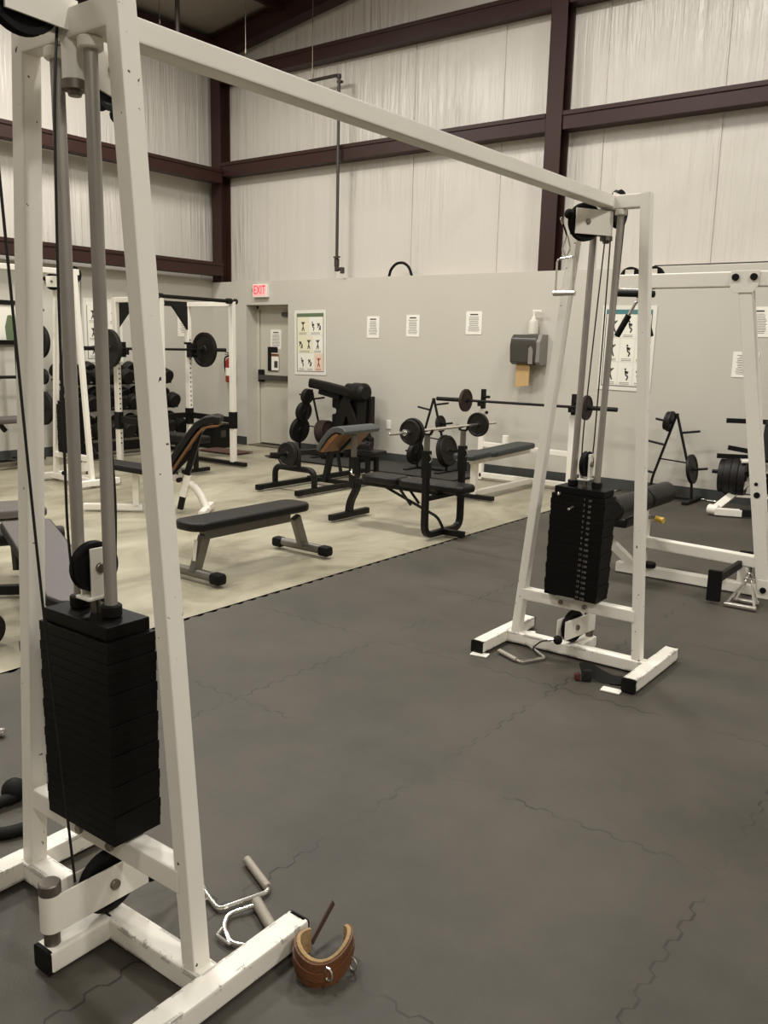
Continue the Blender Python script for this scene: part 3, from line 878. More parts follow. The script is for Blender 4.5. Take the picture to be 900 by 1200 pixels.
# second crossover against the left side of the hall
second = crossover('white cable crossover tower standing beyond the near tower by the dumbbell rack',
    [dict(xc=-8.39, yc=5.51, s=-1, swing=(-.7, .4), low=(0, 1), numbers=False, worn=False, plates=16)],
    [(-8.38, 5.48, 2.23), (-8.38, 1.2, 2.23)])

# ------------------------------------------------------------------ chrome handles
def stirrup(name, label, pts, grip, ring=None, r=.007, cat='cable handle'):
    g = V(pts[0])
    t = thing(name, label, cat, (g.x, g.y, 0))
    MB().tube(pts, r, 10, fil=.02).obj('frame', M['chrome'], t)
    MB().cyl(grip[0], grip[1], grip[2], 18).obj('grip', M['grip' if len(grip) < 4 else grip[3]], t)
    if ring:
        MB().tube(ring, .0045, 8, fil=.01, closed=True).obj('carabiner', M['chrome'], t)
    return t
# long handle behind the near post
stirrup('stirrup_attachment', 'chrome angled cable handle lying on floor behind the near post', [(-1.785, 1.515, .014), (-1.68, 1.479, .012), (-1.637, 1.465, .012), (-1.586, 1.612, .012), (-1.63, 1.632, .013)],
        ((-1.60, 1.62, .014), (-1.746, 1.678, .016), .0125), [(-1.79, 1.53, .014), (-1.695, 1.483, .012), (-1.71, 1.458, .012), (-1.80, 1.50, .012)], .007)
stirrup('stirrup_attachment', 'chrome stirrup handle with worn grip lying against the near foot bar', [(-1.566, 1.542, .016), (-1.602, 1.468, .012), (-1.574, 1.425, .011), (-1.51, 1.392, .011), (-1.46, 1.415, .012), (-1.462, 1.49, .014)],
        ((-1.578, 1.552, .017), (-1.457, 1.494, .017), .0155), [(-1.572, 1.425, .014), (-1.562, 1.39, .013), (-1.505, 1.385, .013)], .0065)
# far tower: floor handle
stirrup('stirrup_attachment', 'chrome stirrup handle lying on floor in front of far cable tower', [(-2.09, 3.80, .016), (-1.925, 3.735, .012), (-1.86, 3.875, .012), (-2.02, 3.965, .03)],
        ((-2.085, 3.80, .016), (-1.955, 3.745, .013), .012), None, .007)
# hanging handle at the far tower
stirrup('stirrup_attachment', 'chrome stirrup handle hanging from top pulley of far tower', [(-1.915, 3.86, 1.815), (-1.915, 3.86, 1.965), (-1.83, 3.86, 1.975), (-1.825, 3.86, 1.815)],
        ((-1.925, 3.86, 1.81), (-1.815, 3.86, 1.81), .013, 'chrome'), [(-1.873, 3.86, 1.97), (-1.893, 3.86, 2.01), (-1.872, 3.86, 2.075), (-1.853, 3.86, 2.01)], .005)
stirrup('stirrup_attachment', 'dark stirrup handle hanging from pulley of white tower near dumbbells', [(-8.58, 5.28, 1.83), (-8.58, 5.28, 1.92), (-8.48, 5.28, 1.92), (-8.48, 5.28, 1.83)],
        ((-8.63, 5.28, 1.83), (-8.45, 5.28, 1.83), .012, 'black'), [(-8.53, 5.28, 1.92), (-8.55, 5.28, 1.96), (-8.53, 5.28, 2.04), (-8.51, 5.28, 1.96)], .005)
# links between cable ends and the handles
def link(pts, label, r=.004):
    t = thing('cable_end', label, 'cable', pts[0])
    MB().tube(pts, r, 8, fil=.02).obj('cable_tail', M['cable'], t)
    a, b = V(pts[0]), V(pts[1])
    MB().cyl(lerp(a, b, .05), lerp(a, b, .5), .0065, 10).obj('swaged_sleeve', M['chrome'], t)
link([(-1.793, 1.375, .112), (-1.785, 1.44, .07), (-1.79, 1.51, .03)], 'cable tail with chrome sleeve at the near low pulley')
link([(-1.885, 3.81, 2.145), (-1.875, 3.845, 2.09), (-1.872, 3.858, 2.068)], 'cable tail with clip under far tower top pulley')
link([(-1.82, 3.88, .115), (-1.88, 3.86, .1), (-1.93, 3.86, .05), (-1.9, 3.87, .014)], 'cable tail at the far tower low pulley')

# leather ankle cuff
def cuff():
    c = V((-1.275, 1.49, 0)); t = thing('ankle_cuff', 'brown leather ankle cuff lying open by the near foot bar', 'ankle cuff', c)
    R, H = .062, .075
    def band(r0, r1, z0, z1, a0, a1, n=26):
        mb = MB(); rings = []
        for i in range(n + 1):
            a = a0 + (a1 - a0) * i / n
            tilt = V((0, 0, 0))
            def P(r, z):
                k = 1 + .28 * (1 - z / H) * 0
                return c + V((r * math.cos(a) * 1.0, r * math.sin(a) * 1.25, z + .012 * math.sin(a * 2)))
            rings.append(mb._ring([P(r0, z0), P(r1, z0), P(r1, z1), P(r0, z1)]))
        mb._skin(rings); return mb
    a0, a1 = math.radians(168), math.radians(440)
    band(R, R + .005, .008, H, a0, a1).obj('leather_band', M['leather'], t)
    note(band(R - .009, R - .0005, .012, H + .004, a0 + .03, a1 - .03).obj('lining', M['fleece'], t), 'pale fleece lining')
    band(R + .0055, R + .0085, .028, .052, a0 + .1, a1 - .2).obj('reinforcing_strap', M['leather'], t)
    MB().bar([c + V((-.058, .02, .03)), c + V((-.07, .075, .05)), c + V((-.075, .125, .08))], .004, .022, fil=.03).obj('loose_strap', M['strap'], t)
    for dz, an in ((.04, -35), (.02, 20)):
        a = math.radians(an); p = c + V(((R+.012) * math.cos(a), (R+.012) * 1.25 * math.sin(a), dz))
        pts = [p + V((.012*math.cos(q), 0, .017*math.sin(q))) for q in [2*PI*k/10 for k in range(10)]]
        MB().tube(pts, .0028, 8, closed=True).obj('metal_ring', M['chrome'], t)
cuff()
# black and red strap under far tower
def strap():
    c = V((-1.58, 3.75, 0)); t = thing('ankle_strap', 'black ankle strap with red lining on floor before far tower', 'ankle strap', c)
    MB().bar([c + V((-.02, -.03, .06)), c + V((.0, .0, .065)), c + V((.05, .03, .03)), c + V((.11, .035, .012)), c + V((.19, .075, .012))], .004, .06, up=(.3, .8, .6), fil=.03).obj('webbing', M['darkfabric'], t)
    MB().box(c + V((-.035, -.028, .02)), (.03, .03, .036), .4, .009).obj('red_lining', M['redfabric'], t)
    MB().box(c + V((.0, -.0, .03)), (.05, .05, .06), .5, .012).obj('padded_cuff', M['darkfabric'], t)
    MB().bar([c + V((.1, .04, .006)), c + V((.2, .09, .006))], .05, .006).obj('strap_end', M['darkfabric'], t)
strap()
# rope handle at the lower left edge
def rope():
    t = thing('loop_attachment', 'black looped cable attachment on floor left of near tower', 'cable attachment', (-2.55, 1.42, 0))
    MB().ball((-2.62, 1.44, .04), .042).obj('stop_ball', M['blackmatte'], t)
    MB().tube([(-2.60, 1.43, .03), (-2.61, 1.30, .02), (-2.53, 1.24, .018), (-2.43, 1.28, .018), (-2.40, 1.38, .02)], .02, 12, fil=.06).obj('rubber_loop', M['blackmatte'], t)
    MB().tube([(-2.59, 1.46, .05), (-2.5, 1.5, .04), (-2.42, 1.5, .03)], .004, 8).obj('cable_tail', M['cable'], t)
rope()

# ------------------------------------------------------------------ flat bench (grey)
def flat_bench():
    xc, y0, y1, zt = -4.33, 3.62, 4.74, .405
    t = thing('flat_bench', 'grey framed flat bench with black pad nearest on concrete floor', 'weight bench', (xc, (y0+y1)/2, 0))
    w = .135; n = []
    for a in range(0, 91, 15): n.append((w - .1 + .1*math.cos(math.radians(a)), y1 - y0 - .1 + .1*math.sin(math.radians(a))))
    for a in range(90, 181, 15): n.append((-w + .1 + .1*math.cos(math.radians(a)), y1 - y0 - .1 + .1*math.sin(math.radians(a))))
    for a in range(180, 271, 15): n.append((-w + .1 + .1*math.cos(math.radians(a)), .1 + .1*math.sin(math.radians(a))))
    for a in range(270, 361, 15): n.append((w - .1 + .1*math.cos(math.radians(a)), .1 + .1*math.sin(math.radians(a))))
    MB().pad(n, (xc, y0, zt - .03), (1, 0, 0), (0, 1, 0), .06, .018).obj('pad', M['vinyl'], t, sharp=60)
    MB().bar([(xc, y0 + .16, zt - .1), (xc, y1 - .14, zt - .1)], .055, .085).obj('spine', M['benchgrey'], t)
    for yb, yt in ((3.73, 3.80), (4.79, 4.68)):
        l = MB().bar([(xc - .02, yb, .05), (xc, yt, zt - .12)], .05, .075, up=(0, 1, 0)).obj('leg', M['benchgrey'], t)
        f = MB().tube([(xc - .26, yb, .045), (xc + .2, yb, .045)], .033, 16).obj('foot_tube', M['benchgrey'], t)
        for e in (-.27, .2):
            m = MB(); m.box((xc + e, yb, .04), (.1, .085, .078), bev=.026); m.obj('rubber_foot', M['blackmatte'], f)
    note(MB().box((xc + .0, 3.757 - .04, .2), (.03, .004, .14), bev=.001, M=Matrix.Rotation(-.15, 3, 'X')).obj('warning_decal', M['paper'], t), 'pale sticker')
flat_bench()

# ------------------------------------------------------------------ black bench with preacher pad
def black_bench():
    x, ya, yb = -3.905, 5.76, 6.30; yc = 6.04
    t = thing('weight_bench', 'black weight bench with preacher curl pad near the rubber edge', 'weight bench', (-4.3, yc, 0))
    m = MB().bar([(x, ya, .70), (x, ya, .03), (x, yb, .03), (x, yb, .70)], .05, .05, up=(1, 0, 0), fil=.1).obj('upright_frame', M['black'], t)
    for y in (ya, yb):
        MB().box((x, y, .62), (.062, .06, .22), bev=.004).obj('upright_sleeve', M['black'], m)
        u = MB().bar([(x, y, .6), (x, y, .855)], .038, .038, up=(0, 1, 0)).obj('upright_post', M['benchgrey'], t)
        MB().bar([(x - .06, y, .9), (x - .03, y, .862), (x + .03, y, .862), (x + .05, y, .90)], .03, .012, up=(0, 0, 1)).obj('bar_hook', M['black'], u)
        MB().tube([(x + .032, y, .70), (x + .055, y, .67), (x + .032, y, .64)], .007, 8, fil=.02).obj('pull_pin', M['chrome'], u)
    MB().bar([(x - .02, (ya + yb)/2, .03), (x + .21, (ya + yb)/2 , .03)], .05, .05).obj('rear_foot', M['black'], t)
    # long pad in two sections
    for p, q, nm in ((-4.72, -4.33, 'seat_pad'), (-4.32, -3.66, 'back_pad')):
        L = q - p; r = .05
        n = [(r, -.13), (L - r, -.13), (L, -.09), (L, .09), (L - r, .13), (r, .13), (0, .09), (0, -.09)]
        MB().pad(n, (p, yc, .408), (1, 0, 0), (0, 1, 0), .065, .022).obj(nm, M['vinyl'], t, sharp=60)
    s = MB(); s.bar([(-4.85, yc, .352), (-3.9, yc, .352)], .05, .05); s.bar([(-3.91, ya, .335), (-3.91, yb, .335)], .04, .04)
    s.obj('spine', M['black'], t)
    MB().tube([(-4.55, yc, .345), (-3.96, yc, .14), (-3.9, yc, .04)], .013, 8, fil=.05).obj('brace', M['black'], t)
    for dy in (-.06, .06):
        MB().tube([(-4.32, yc + dy, .345), (-4.2, yc + dy, .22)], .012, 8).obj('strut', M['black'], t)
    MB().bar([(-4.97, yc + .05, .03), (-4.955, yc + .05, .14), (-4.86, yc + .04, .3), (-4.9, yc + .03, .40)], .05, .07, up=(0, 1, 0), fil=.12).obj('front_leg', M['black'], t)
    MB().bar([(-4.96, yc - .22, .028), (-4.96, yc + .31, .028)], .055, .055).obj('front_foot', M['black'], t)
    pm = MB().box((-4.905, yc + .03, .42), (.065, .065, .28), bev=.004).obj('preacher_sleeve', M['black'], t)
    MB().bar([(-4.905, yc + .03, .5), (-4.905, yc + .03, .76)], .042, .042, up=(0, 1, 0)).obj('preacher_post', M['benchgrey'], pm)
    MB().tube([(-4.9, yc - .005, .45), (-4.885, yc - .03, .42), (-4.87, yc - .005, .40)], .008, 8, fil=.02).obj('pull_pin', M['chrome'], pm)
    # curved preacher pad: section in x-z, swept across y
    sec = [(-5.17, .64), (-5.11, .72), (-5.05, .785), (-4.99, .83), (-4.92, .845), (-4.86, .835), (-4.82, .80)]
    inn = [(-4.85, .77), (-4.89, .785), (-4.94, .79), (-4.99, .77), (-5.05, .72), (-5.11, .645), (-5.15, .60)]
    pp = MB().pad([(a + 5, b) for a, b in sec + inn], (-5, yc + .06, 0), (1, 0, 0), (0, 0, 1), .5, .012).obj('preacher_pad', M['vinylblue'], t, sharp=60)
    bd = [(-5.135, .60), (-5.10, .64), (-5.04, .715), (-4.985, .762), (-4.94, .782), (-4.92, .77), (-4.96, .735), (-5.02, .68), (-5.09, .60)]
    note(MB().prism([(a + 5, b) for a, b in bd], (-5, yc + .06, 0), (1, 0, 0), (0, 0, 1), .47, .003).obj('plywood_backing', M['wood'], t), 'stained plywood underside')
    MB().bar([(-4.91, yc + .03, .735), (-5.06, yc + .03, .60)], .04, .03).obj('pad_rail', M['black'], t)
black_bench()
BB = 'plates on the black bench barbell'
barbell((-3.905, 5.24, .895), (-3.905, 6.84, .895), 'thin chrome barbell resting on the black bench uprights', .2, .0125, .013, 'chrome', collar=.024)
for y, R, th, lab in ((5.555, .108, .03, 'inner large black plate, camera side of black bench barbell'), (5.52, .095, .028, 'outer black plate, camera side of black bench barbell'),
                 (6.535, .105, .03, 'single black plate on wall side of black bench barbell')):
    wplate((-3.905, y, .895), (0, 1, 0), R, th, lab, BB)

# ------------------------------------------------------------------ white bench against the back wall
def white_bench():
    xl, xr, y = -5.33, -4.17, 9.02; xm = -4.66
    t = thing('bench_press', 'white framed bench press with dark blue pad by back wall', 'weight bench', (xm, 8.6, 0))
    R = M['rackwhite']
    for x in (xl, xr):
        p = MB().bar([(x, y, 0), (x, y, .84)], .07, .06, up=(0, 1, 0)).obj('upright', R, t)
        MB().bar([(x, y, .83), (x, y, 1.07)], .05, .05, up=(0, 1, 0)).obj('hook_post', M['black'], p)
        MB().bar([(x, y - .0, .89), (x, y - .09, .885), (x, y - .1, .93)], .04, .025, up=(0, 0, 1)).obj('bar_hook', M['black'], p)
        MB().cyl((x + .02, y - .02, .98), (x + .11, y - .05, .985), .016).obj('upper_peg', M['black'], p)
        MB().ball((x + .07, y - .03, .8), .02).obj('adjusting_knob', M['black'], p)
    MB().bar([(xl, y, .05), (xr, y, .05)], .06, .06).obj('rear_base', R, t)
    MB().bar([(xl, y, .42), (xr, y, .40)], .05, .06).obj('rear_rail', R, t)
    MB().bar([(xm, 7.75, .05), (xm, y, .05)], .06, .06).obj('centre_base', R, t)
    MB().bar([(xm - .02, 7.8, .04), (xm - .02, 7.8, .42)], .07, .06, up=(0, 1, 0)).obj('front_leg', R, t)
    MB().bar([(xm - .2, 7.76, .022), (xm + .24, 7.76, .022)], .06, .045).obj('front_foot', M['black'], t)
    MB().bar([(xm, 7.7, .39), (xm, 8.95, .41)], .05, .06).obj('pad_rail', R, t)
    MB().cyl((xm - .28, 8.9, .4), (xm - .28, 8.9, .56), .04).obj('stub_post', R, t)
    for p, q, nm in ((7.5, 7.93, 'seat_pad'), (7.95, 8.9, 'back_pad')):
        L = q - p; r = .05
        n = [(-.13, r), (-.09, 0), (.09, 0), (.13, r), (.13, L - r), (.09, L), (-.09, L), (-.13, L - r)]
        MB().pad(n, (xm, p, .45), (1, 0, 0), (0, 1, .03), .06, .02).obj(nm, M['vinylteal'], t, sharp=60)
white_bench()
WB = 'plates on the bench press barbell'
barbell((-5.93, 8.93, .93), (-3.63, 8.93, .935), 'long dark barbell racked on the white bench press', .42, .014, .0155, 'black')
wplate((-5.52, 8.93, .93), (1, 0, 0), .135, .035, 'brown black plate on left end of bench press barbell', WB, 'ironred')
wplate((-3.98, 8.93, .935), (1, 0, 0), .135, .035, 'brown black plate on bench press barbell behind tower rods', WB, 'ironred')

# ------------------------------------------------------------------ plate trees
PEGS = {}
def plate_tree(x, y, label, H=.9, L=(.82, .58, .27), Rr=(.72, .34)):
    t = thing('plate_tree', label, 'weight tree', (x, y, 0)); PEGS[x] = {-1: L, 1: Rr}
    for s in (-1, 1):
        MB().bar([(x + s*.005, y, H), (x + s*.215, y, .2), (x + s*.225, y, .02)], .024, .024, up=(0, 1, 0), fil=.06).obj('slanted_leg', M['black'], t)
        MB().bar([(x + s*.235, y - .25, .018), (x + s*.235, y + .22, .018)], .06, .03).obj('foot', M['black'], t)
        for z in PEGS[x][s]:
            xx = x + s * (.01 + (H - z) * .295)
            MB().cyl((xx, y, z), (xx + s*.19, y, z + .03), .0125, 12).obj('peg', M['black'], t)
    MB().bar([(x - .15, y, .43), (x + .145, y, .41)], .014, .014).obj('cross_bar', M['black'], t)
    MB().bar([(x - .23, y, .03), (x + .23, y, .03)], .03, .03).obj('base_bar', M['black'], t)
    MB().box((x, y, H - .005), (.035, .03, .05)).obj('apex_gusset', M['black'], t)
    return t
def on_peg(x, y, side, lvl, R, th, k, label, group, m='iron', H=.9):
    z = PEGS[x][side][lvl]; xx = x + side * (.01 + (H - z) * .295 + .03 + k * .034)
    wplate((xx, y, z + .006 + .03 * .16 * (k + 1)), (side, 0, .15), R, th, label, group, m)
plate_tree(-3.08, 9.2, 'black A frame plate tree at right with few plates by wall')
on_peg(-3.08, 9.2, -1, 0, .11, .03, 0, 'inner small plate at top of right plate tree', 'plates on the right plate tree')
on_peg(-3.08, 9.2, -1, 0, .10, .03, 1, 'outer small plate at top of right plate tree', 'plates on the right plate tree')
on_peg(-3.08, 9.2, 1, 1, .155, .035, 0, 'large plate low on the right plate tree', 'plates on the right plate tree')
G = 'plates on the middle plate tree'
plate_tree(-6.09, 9.1, 'black A frame plate tree standing behind the black bench barbell', .9, (.77, .2), (.84, .6, .27))
on_peg(-6.09, 9.1, 1, 2, .2, .04, -.6, 'largest plate low on middle tree, inner', G)
on_peg(-6.09, 9.1, 1, 2, .19, .04, .5, 'largest plate low on middle tree, outer', G)
on_peg(-6.09, 9.1, 1, 1, .105, .03, -.4, 'small plate at mid height of middle tree', G)
on_peg(-6.09, 9.1, -1, 1, .15, .035, 0, 'inner plate low behind the bench barbell on middle tree', G)
on_peg(-6.09, 9.1, -1, 1, .14, .035, 1, 'outer plate low behind the bench barbell on middle tree', G)
G = 'plates on the left plate tree'
plate_tree(-8.14, 9.12, 'black A frame plate tree full of plates beside the exit door', .91, (.82, .6, .34), (.8, .34))
for sd, lv, R, n in ((-1, 0, .105, 2), (-1, 1, .14, 2), (-1, 2, .18, 2), (1, 2, .17, 4)):
    for k in range(n):
        nm = {(-1, 0): 'small plate, top left peg', (-1, 1): 'medium plate, middle left peg', (-1, 2): 'large plate, bottom left peg', (1, 2): 'reddish black plate, bottom right peg'}[(sd, lv)]
        pos = ['innermost', 'second', 'third', 'outermost'] if n == 4 else ['inner', 'outer']
        on_peg(-8.14, 9.12, sd, min(lv, 1) if sd > 0 else lv, R - .004 * k, .034, k, '%s of the door side plate tree, %s' % (nm, pos[k]), G, 'ironred' if sd == 1 else 'iron', .91)

# rubber mat under the trees
single(MB().box((-7.0, 9.03, .008), (3.1, .84, .016), bev=.004), 'rubber_mat', M['rubbermat'], 'long black rubber mat on concrete along the back wall', 'mat', (-7.0, 9.03, 0))
single(MB().box((-9.35, 8.62, .006), (.75, .38, .012), bev=.003), 'door_mat', M['brownmat'], 'small brown mat on concrete behind the incline bench', 'mat', (-9.35, 8.62, 0))

# ------------------------------------------------------------------ black padded machine by the wall
def padded_machine():
    t = thing('padded_machine', 'tall black padded exercise machine with notched back by wall', 'exercise machine', (-7.470, 9.15, 0))
    y = 9.2
    n = [(-.34, 0), (.33, 0), (.34, .2), (.29, .22), (.27, .255), (.29, .29), (.34, .3), (.34, .75), (-.2, .76), (-.34, .7), (-.34, .57)]
    n += [(-.28, .56), (-.265, .53), (-.28, .49), (-.34, .48), (-.34, .29), (-.28, .28), (-.265, .25), (-.28, .21), (-.34, .2)]
    MB().prism(n, (-7.460, y, .13), (1, 0, 0), (0, 0, 1), .09, .012).obj('notched_back_panel', M['black'], t)
    for a, b in (((-7.740, .2), (-7.480, .86)), ((-7.220, .2), (-7.540, .84)), ((-7.240, .84), (-7.260, .2))):
        MB().bar([(a[0], y - .075, a[1]), (b[0], y - .085, b[1])], .15, .06, up=(0, 1, 0), r=.025).obj('back_cushion', M['vinyl'], t)
    MB().bar([(-8.120, y - .12, 1.02), (-7.870, y - .12, .99), (-7.400, y - .1, .915)], .13, .1, up=(0, 1, 0), r=.035, fil=.1).obj('arm_pad', M['vinyl'], t)
    MB().bar([(-7.970, y - .1, .925), (-7.620, y - .08, .86)], .1, .06, up=(0, 1, 0)).obj('arm_bracket', M['black'], t)
    MB().cyl((-7.420, y - .05, .93), (-7.160, y - .1, .93), .125, 28, .3).obj('head_roll', M['vinyl'], t)
    MB().cyl((-7.540, y - .02, .97), (-7.420, y - .05, .97), .07, 20).obj('roll_hub', M['black'], t)
    for s in (-.28, .28):
        MB().bar([(-7.46 + s, y, .16), (-7.46 + s, y, .03)], .06, .06, up=(0, 1, 0)).obj('leg', M['black'], t)
        MB().bar([(-7.46 + s, y - .3, .045), (-7.46 + s, y + .1, .045)], .06, .055).obj('base_rail', M['black'], t)
padded_machine()

# ------------------------------------------------------------------ plate loaded leg machine
def leg_machine():
    t = thing('leg_machine', 'low black plate loaded leg machine behind the grey flat bench', 'exercise machine', (-6.3, 7.4, 0))
    B = M['black']
    for x, a, b in ((-6.6, 6.55, 8.35), (-6.03, 6.55, 8.0)):
        r = MB().bar([(x, a, .032), (x, b, .032)], .06, .055).obj('base_rail', B, t)
        MB().bar([(x, a - .012, .03), (x, a + .05, .03)], .066, .058).obj('end_cap', M['blackmatte'], r)
    MB().tube([(-6.62, 6.83, .05), (-6.62, 6.83, .235), (-6.05, 6.83, .235), (-6.05, 6.83, .05)], .033, 12, fil=.16).obj('front_arch', B, t)
    MB().bar([(-6.31, 6.85, .22), (-6.31, 6.85, .43)], .06, .06, up=(0, 1, 0)).obj('horn_post', B, t)
    MB().cyl((-6.31, 6.9, .385), (-6.31, 6.45, .42), .022, 16).obj('plate_horn', B, t)
    MB().cyl((-6.36, 6.62, .37), (-6.36, 6.48, .385), .013, 12).obj('stop_pin', B, t)
    MB().bar([(-6.6, 7.35, .05), (-6.03, 7.35, .05)], .05, .05).obj('cross_member', B, t)
    MB().bar([(-6.33, 7.33, .03), (-6.30, 7.4, .42)], .055, .075, up=(0, 1, 0)).obj('front_support', B, t)
    MB().bar([(-6.33, 7.9, .03), (-6.33, 7.9, .33)], .055, .06, up=(0, 1, 0)).obj('rear_support', B, t)
    MB().bar([(-6.33, 6.88, .4), (-6.33, 8.1, .36)], .055, .055).obj('main_beam', B, t)
    n = [(-.16, -.12), (.16, -.12), (.16, .12), (-.16, .12)]
    MB().pad(n, (-6.16, 7.92, .33), (1, 0, 0), (0, 1, 0), .06, .02).obj('seat_pad', M['vinyl'], t, sharp=60)
    for y in (7.84, 8.0): MB().bar([(-6.16, y + .04, .03), (-6.16, y + .04, .31)], .05, .05, up=(0, 1, 0)).obj('seat_leg', B, t)
    MB().tube([(-6.95, 7.95, .2), (-6.95, 7.95, .42), (-6.68, 7.95, .42), (-6.66, 7.95, .2), (-6.62, 7.95, .05)], .022, 10, fil=.09).obj('grab_handle', B, t)
    MB().cyl((-6.22, 7.8, .42), (-6.05, 7.8, .42), .05, 20).obj('foam_roller', M['vinyl'], t)
    MB().bar([(-6.32, 7.8, .36), (-6.24, 7.8, .52), (-6.12, 7.8, .44)], .045, .04, up=(0, 1, 0), fil=.06).obj('lever_arm', B, t)
    MB().cyl((-6.12, 7.75, .5), (-6.06, 7.75, .53), .018).obj('adjusting_knob', M['blackmatte'], t)
leg_machine()
for k, lab in enumerate(('inner', 'outer')):
    wplate((-6.31, 6.74 - k * .05, .393 + k * .004), (0, -1, .08), .135 - .006 * k, .042, '%s black plate on the low leg machine horn' % lab, 'plates on the leg machine')

# ------------------------------------------------------------------ power rack
def power_rack():
    xa, xb, y0, y1 = -9.03, -8.20, 6.59, 7.70
    t = thing('power_rack', 'white four post power rack with black crossbars by left wall', 'power rack', ((xa+xb)/2, (y0+y1)/2, 0))
    R, B = M['rackwhite'], M['black']; H = 2.04
    for x in (xa, xb):
        for y in (y0, y1):
            p = MB().bar([(x, y, .03), (x, y, H)], .075, .06, up=(0, 1, 0)).obj('upright', R, t)
            MB().box((x, y, .575), (.088, .075, .21), bev=.004).obj('black_sleeve', B, p)
            m = MB()
            for k in range(22):
                if abs(.3 + k*.06 - .575) > .12: m.cyl((x + .0375, y, .3 + k*.06), (x + .0395, y, .3 + k*.06), .011, 10)
            if x == xa: m.obj('hole_row', M['ink'], p)
    for y in (y0, y1):
        MB().bar([(xa - .05, y, .025), (xb + .22, y, .025)], .06, .05).obj('base_rail', B, t)
        MB().bar([(xa, y, .59), (xb, y, .575)], .04, .075).obj('side_rail', B, t)
        MB().bar([(xa, y, H - .03), (xb, y, H - .03)], .05, .06).obj('top_rail', R, t)
        sg = 1 if y == y0 else -1
        MB().prism([(0, 0), (.26, 0), (.20, -.06), (.0, -.3)], (xa + .02, y + sg*.03, H - .05), (0, sg, 0), (0, 0, 1), .03).obj('corner_gusset', B, t)
    rr = MB().bar([(xa, y0, H - .03), (xa, y1, H - .03)], .05, .065).obj('rear_top_rail', B, t)
    note(MB().box((xa + .027, y1 - .5, H - .03), (.004, .2, .045), bev=.001).obj('rail_sticker', M['paper'], rr), 'white sticker')
    MB().bar([(xa, y0, .59), (xa, y1, .59)], .04, .07).obj('rear_lower_rail', B, t)
    pb = MB().tube([(xb + .01, y0 - .06, H + .005), (xb + .01, y1 + .06, H - .0)], .022, 12).obj('pull_up_bar', B, t)
    for a, b in ((y0 - .065, y0 + .03), (y1 - .1, y1 - .02), (y1 + .03, y1 + .065)): MB().cyl((xb + .01, a, H + .002), (xb + .01, b, H + .002), .034).obj('bar_grip', B, pb)
    for y, s in ((y0, 1), (y1, -1)):
        h = MB(); h.box((xa + .07, y, 1.43), (.1, .1, .18), bev=.004); h.bar([(xa + .1, y, 1.38), (xa + .2, y, 1.38), (xa + .2, y, 1.45)], .05, .02)
        h.obj('bar_hook', B, t)
        MB().cyl((xa + .08, y - .02, 1.52), (xa + .08, y - .13, 1.52), .014).obj('hook_pin', B, t)
power_rack()
G = 'plates on the power rack barbell'
barbell((-8.9, 6.0, 1.44), (-8.9, 8.23, 1.44), 'black barbell racked in the white power rack', .42, .014, .0155, 'black')
wplate((-8.9, 7.86, 1.44), (0, 1, 0), .225, .05, 'big black plate on door side of rack barbell', G)
wplate((-8.9, 6.39, 1.44), (0, 1, 0), .225, .05, 'big black plate on near side of rack barbell, before the left chart', G)
# bench standing inside the rack
def rack_bench():
    t = thing('flat_bench', 'black flat bench standing inside the white power rack', 'weight bench', (-8.5, 6.75, 0))
    n = [(-.5, -.14), (.5, -.14), (.55, -.1), (.55, .1), (.5, .14), (-.5, .14), (-.55, .1), (-.55, -.1)]
    MB().pad(n, (-8.45, 6.95, .40), (1, 0, 0), (0, 1, 0), .08, .02).obj('pad', M['vinyl'], t, sharp=60)
    MB().bar([(-8.9, 6.95, .33), (-8.0, 6.95, .33)], .05, .06).obj('spine', M['black'], t)
    for x in (-8.85, -8.05):
        MB().bar([(x, 6.95, .03), (x, 6.95, .32)], .05, .05, up=(0, 1, 0)).obj('leg', M['black'], t)
        MB().bar([(x, 6.75, .025), (x, 7.15, .025)], .05, .045).obj('foot', M['black'], t)
rack_bench()

# ------------------------------------------------------------------ dumbbell rack along the left wall
def dumbbell_rack():
    x, y0, y1 = -10.12, 6.55, 8.35
    t = thing('dumbbell_rack', 'black three tier dumbbell rack along the left wall', 'dumbbell rack', (x, (y0+y1)/2, 0))
    B = M['black']
    for y in (y0 + .25, y1 - .2):
        MB().bar([(x - .28, y, .03), (x - .2, y, 1.12)], .06, .06, up=(0, 1, 0)).obj('upright', B, t)
        MB().bar([(x - .33, y, .03), (x + .33, y, .03)], .06, .055).obj('foot', B, t)
        MB().bar([(x + .3, y, .05), (x - .2, y, .75)], .04, .04, up=(0, 1, 0)).obj('brace', B, t)
    for k, (dx, z) in enumerate(TIER):
        m = MB()
        for e in (-.085, .085): m.bar([(x + dx + e, y0, z - .075 - e * .35), (x + dx + e, y1, z - .075 - e * .35)], .04, .025)
        m.obj('tier_rails', B, t)
TIER = ((-.16, 1.06), (-.02, .72), (.14, .36))
dumbbell_rack()
def dumbbell(x, y, z, R, L, label, m, group):
    t = thing('dumbbell', label, 'dumbbell', (x, y, z), group)
    tilt = V((1, 0, -.33)).normalized(); c = V((x, y, z))
    MB().cyl(c - tilt * L * .5, c + tilt * L * .5, .015, 12).obj('handle', M['galv'], t)
    for s in (-1, 1):
        a = c + tilt * s * L * .18; b = c + tilt * s * L * .52
        MB().cyl(a, b, R, 20, .16).obj('head', M[m], t)
names = ['top', 'middle', 'bottom']
n_tier = 8
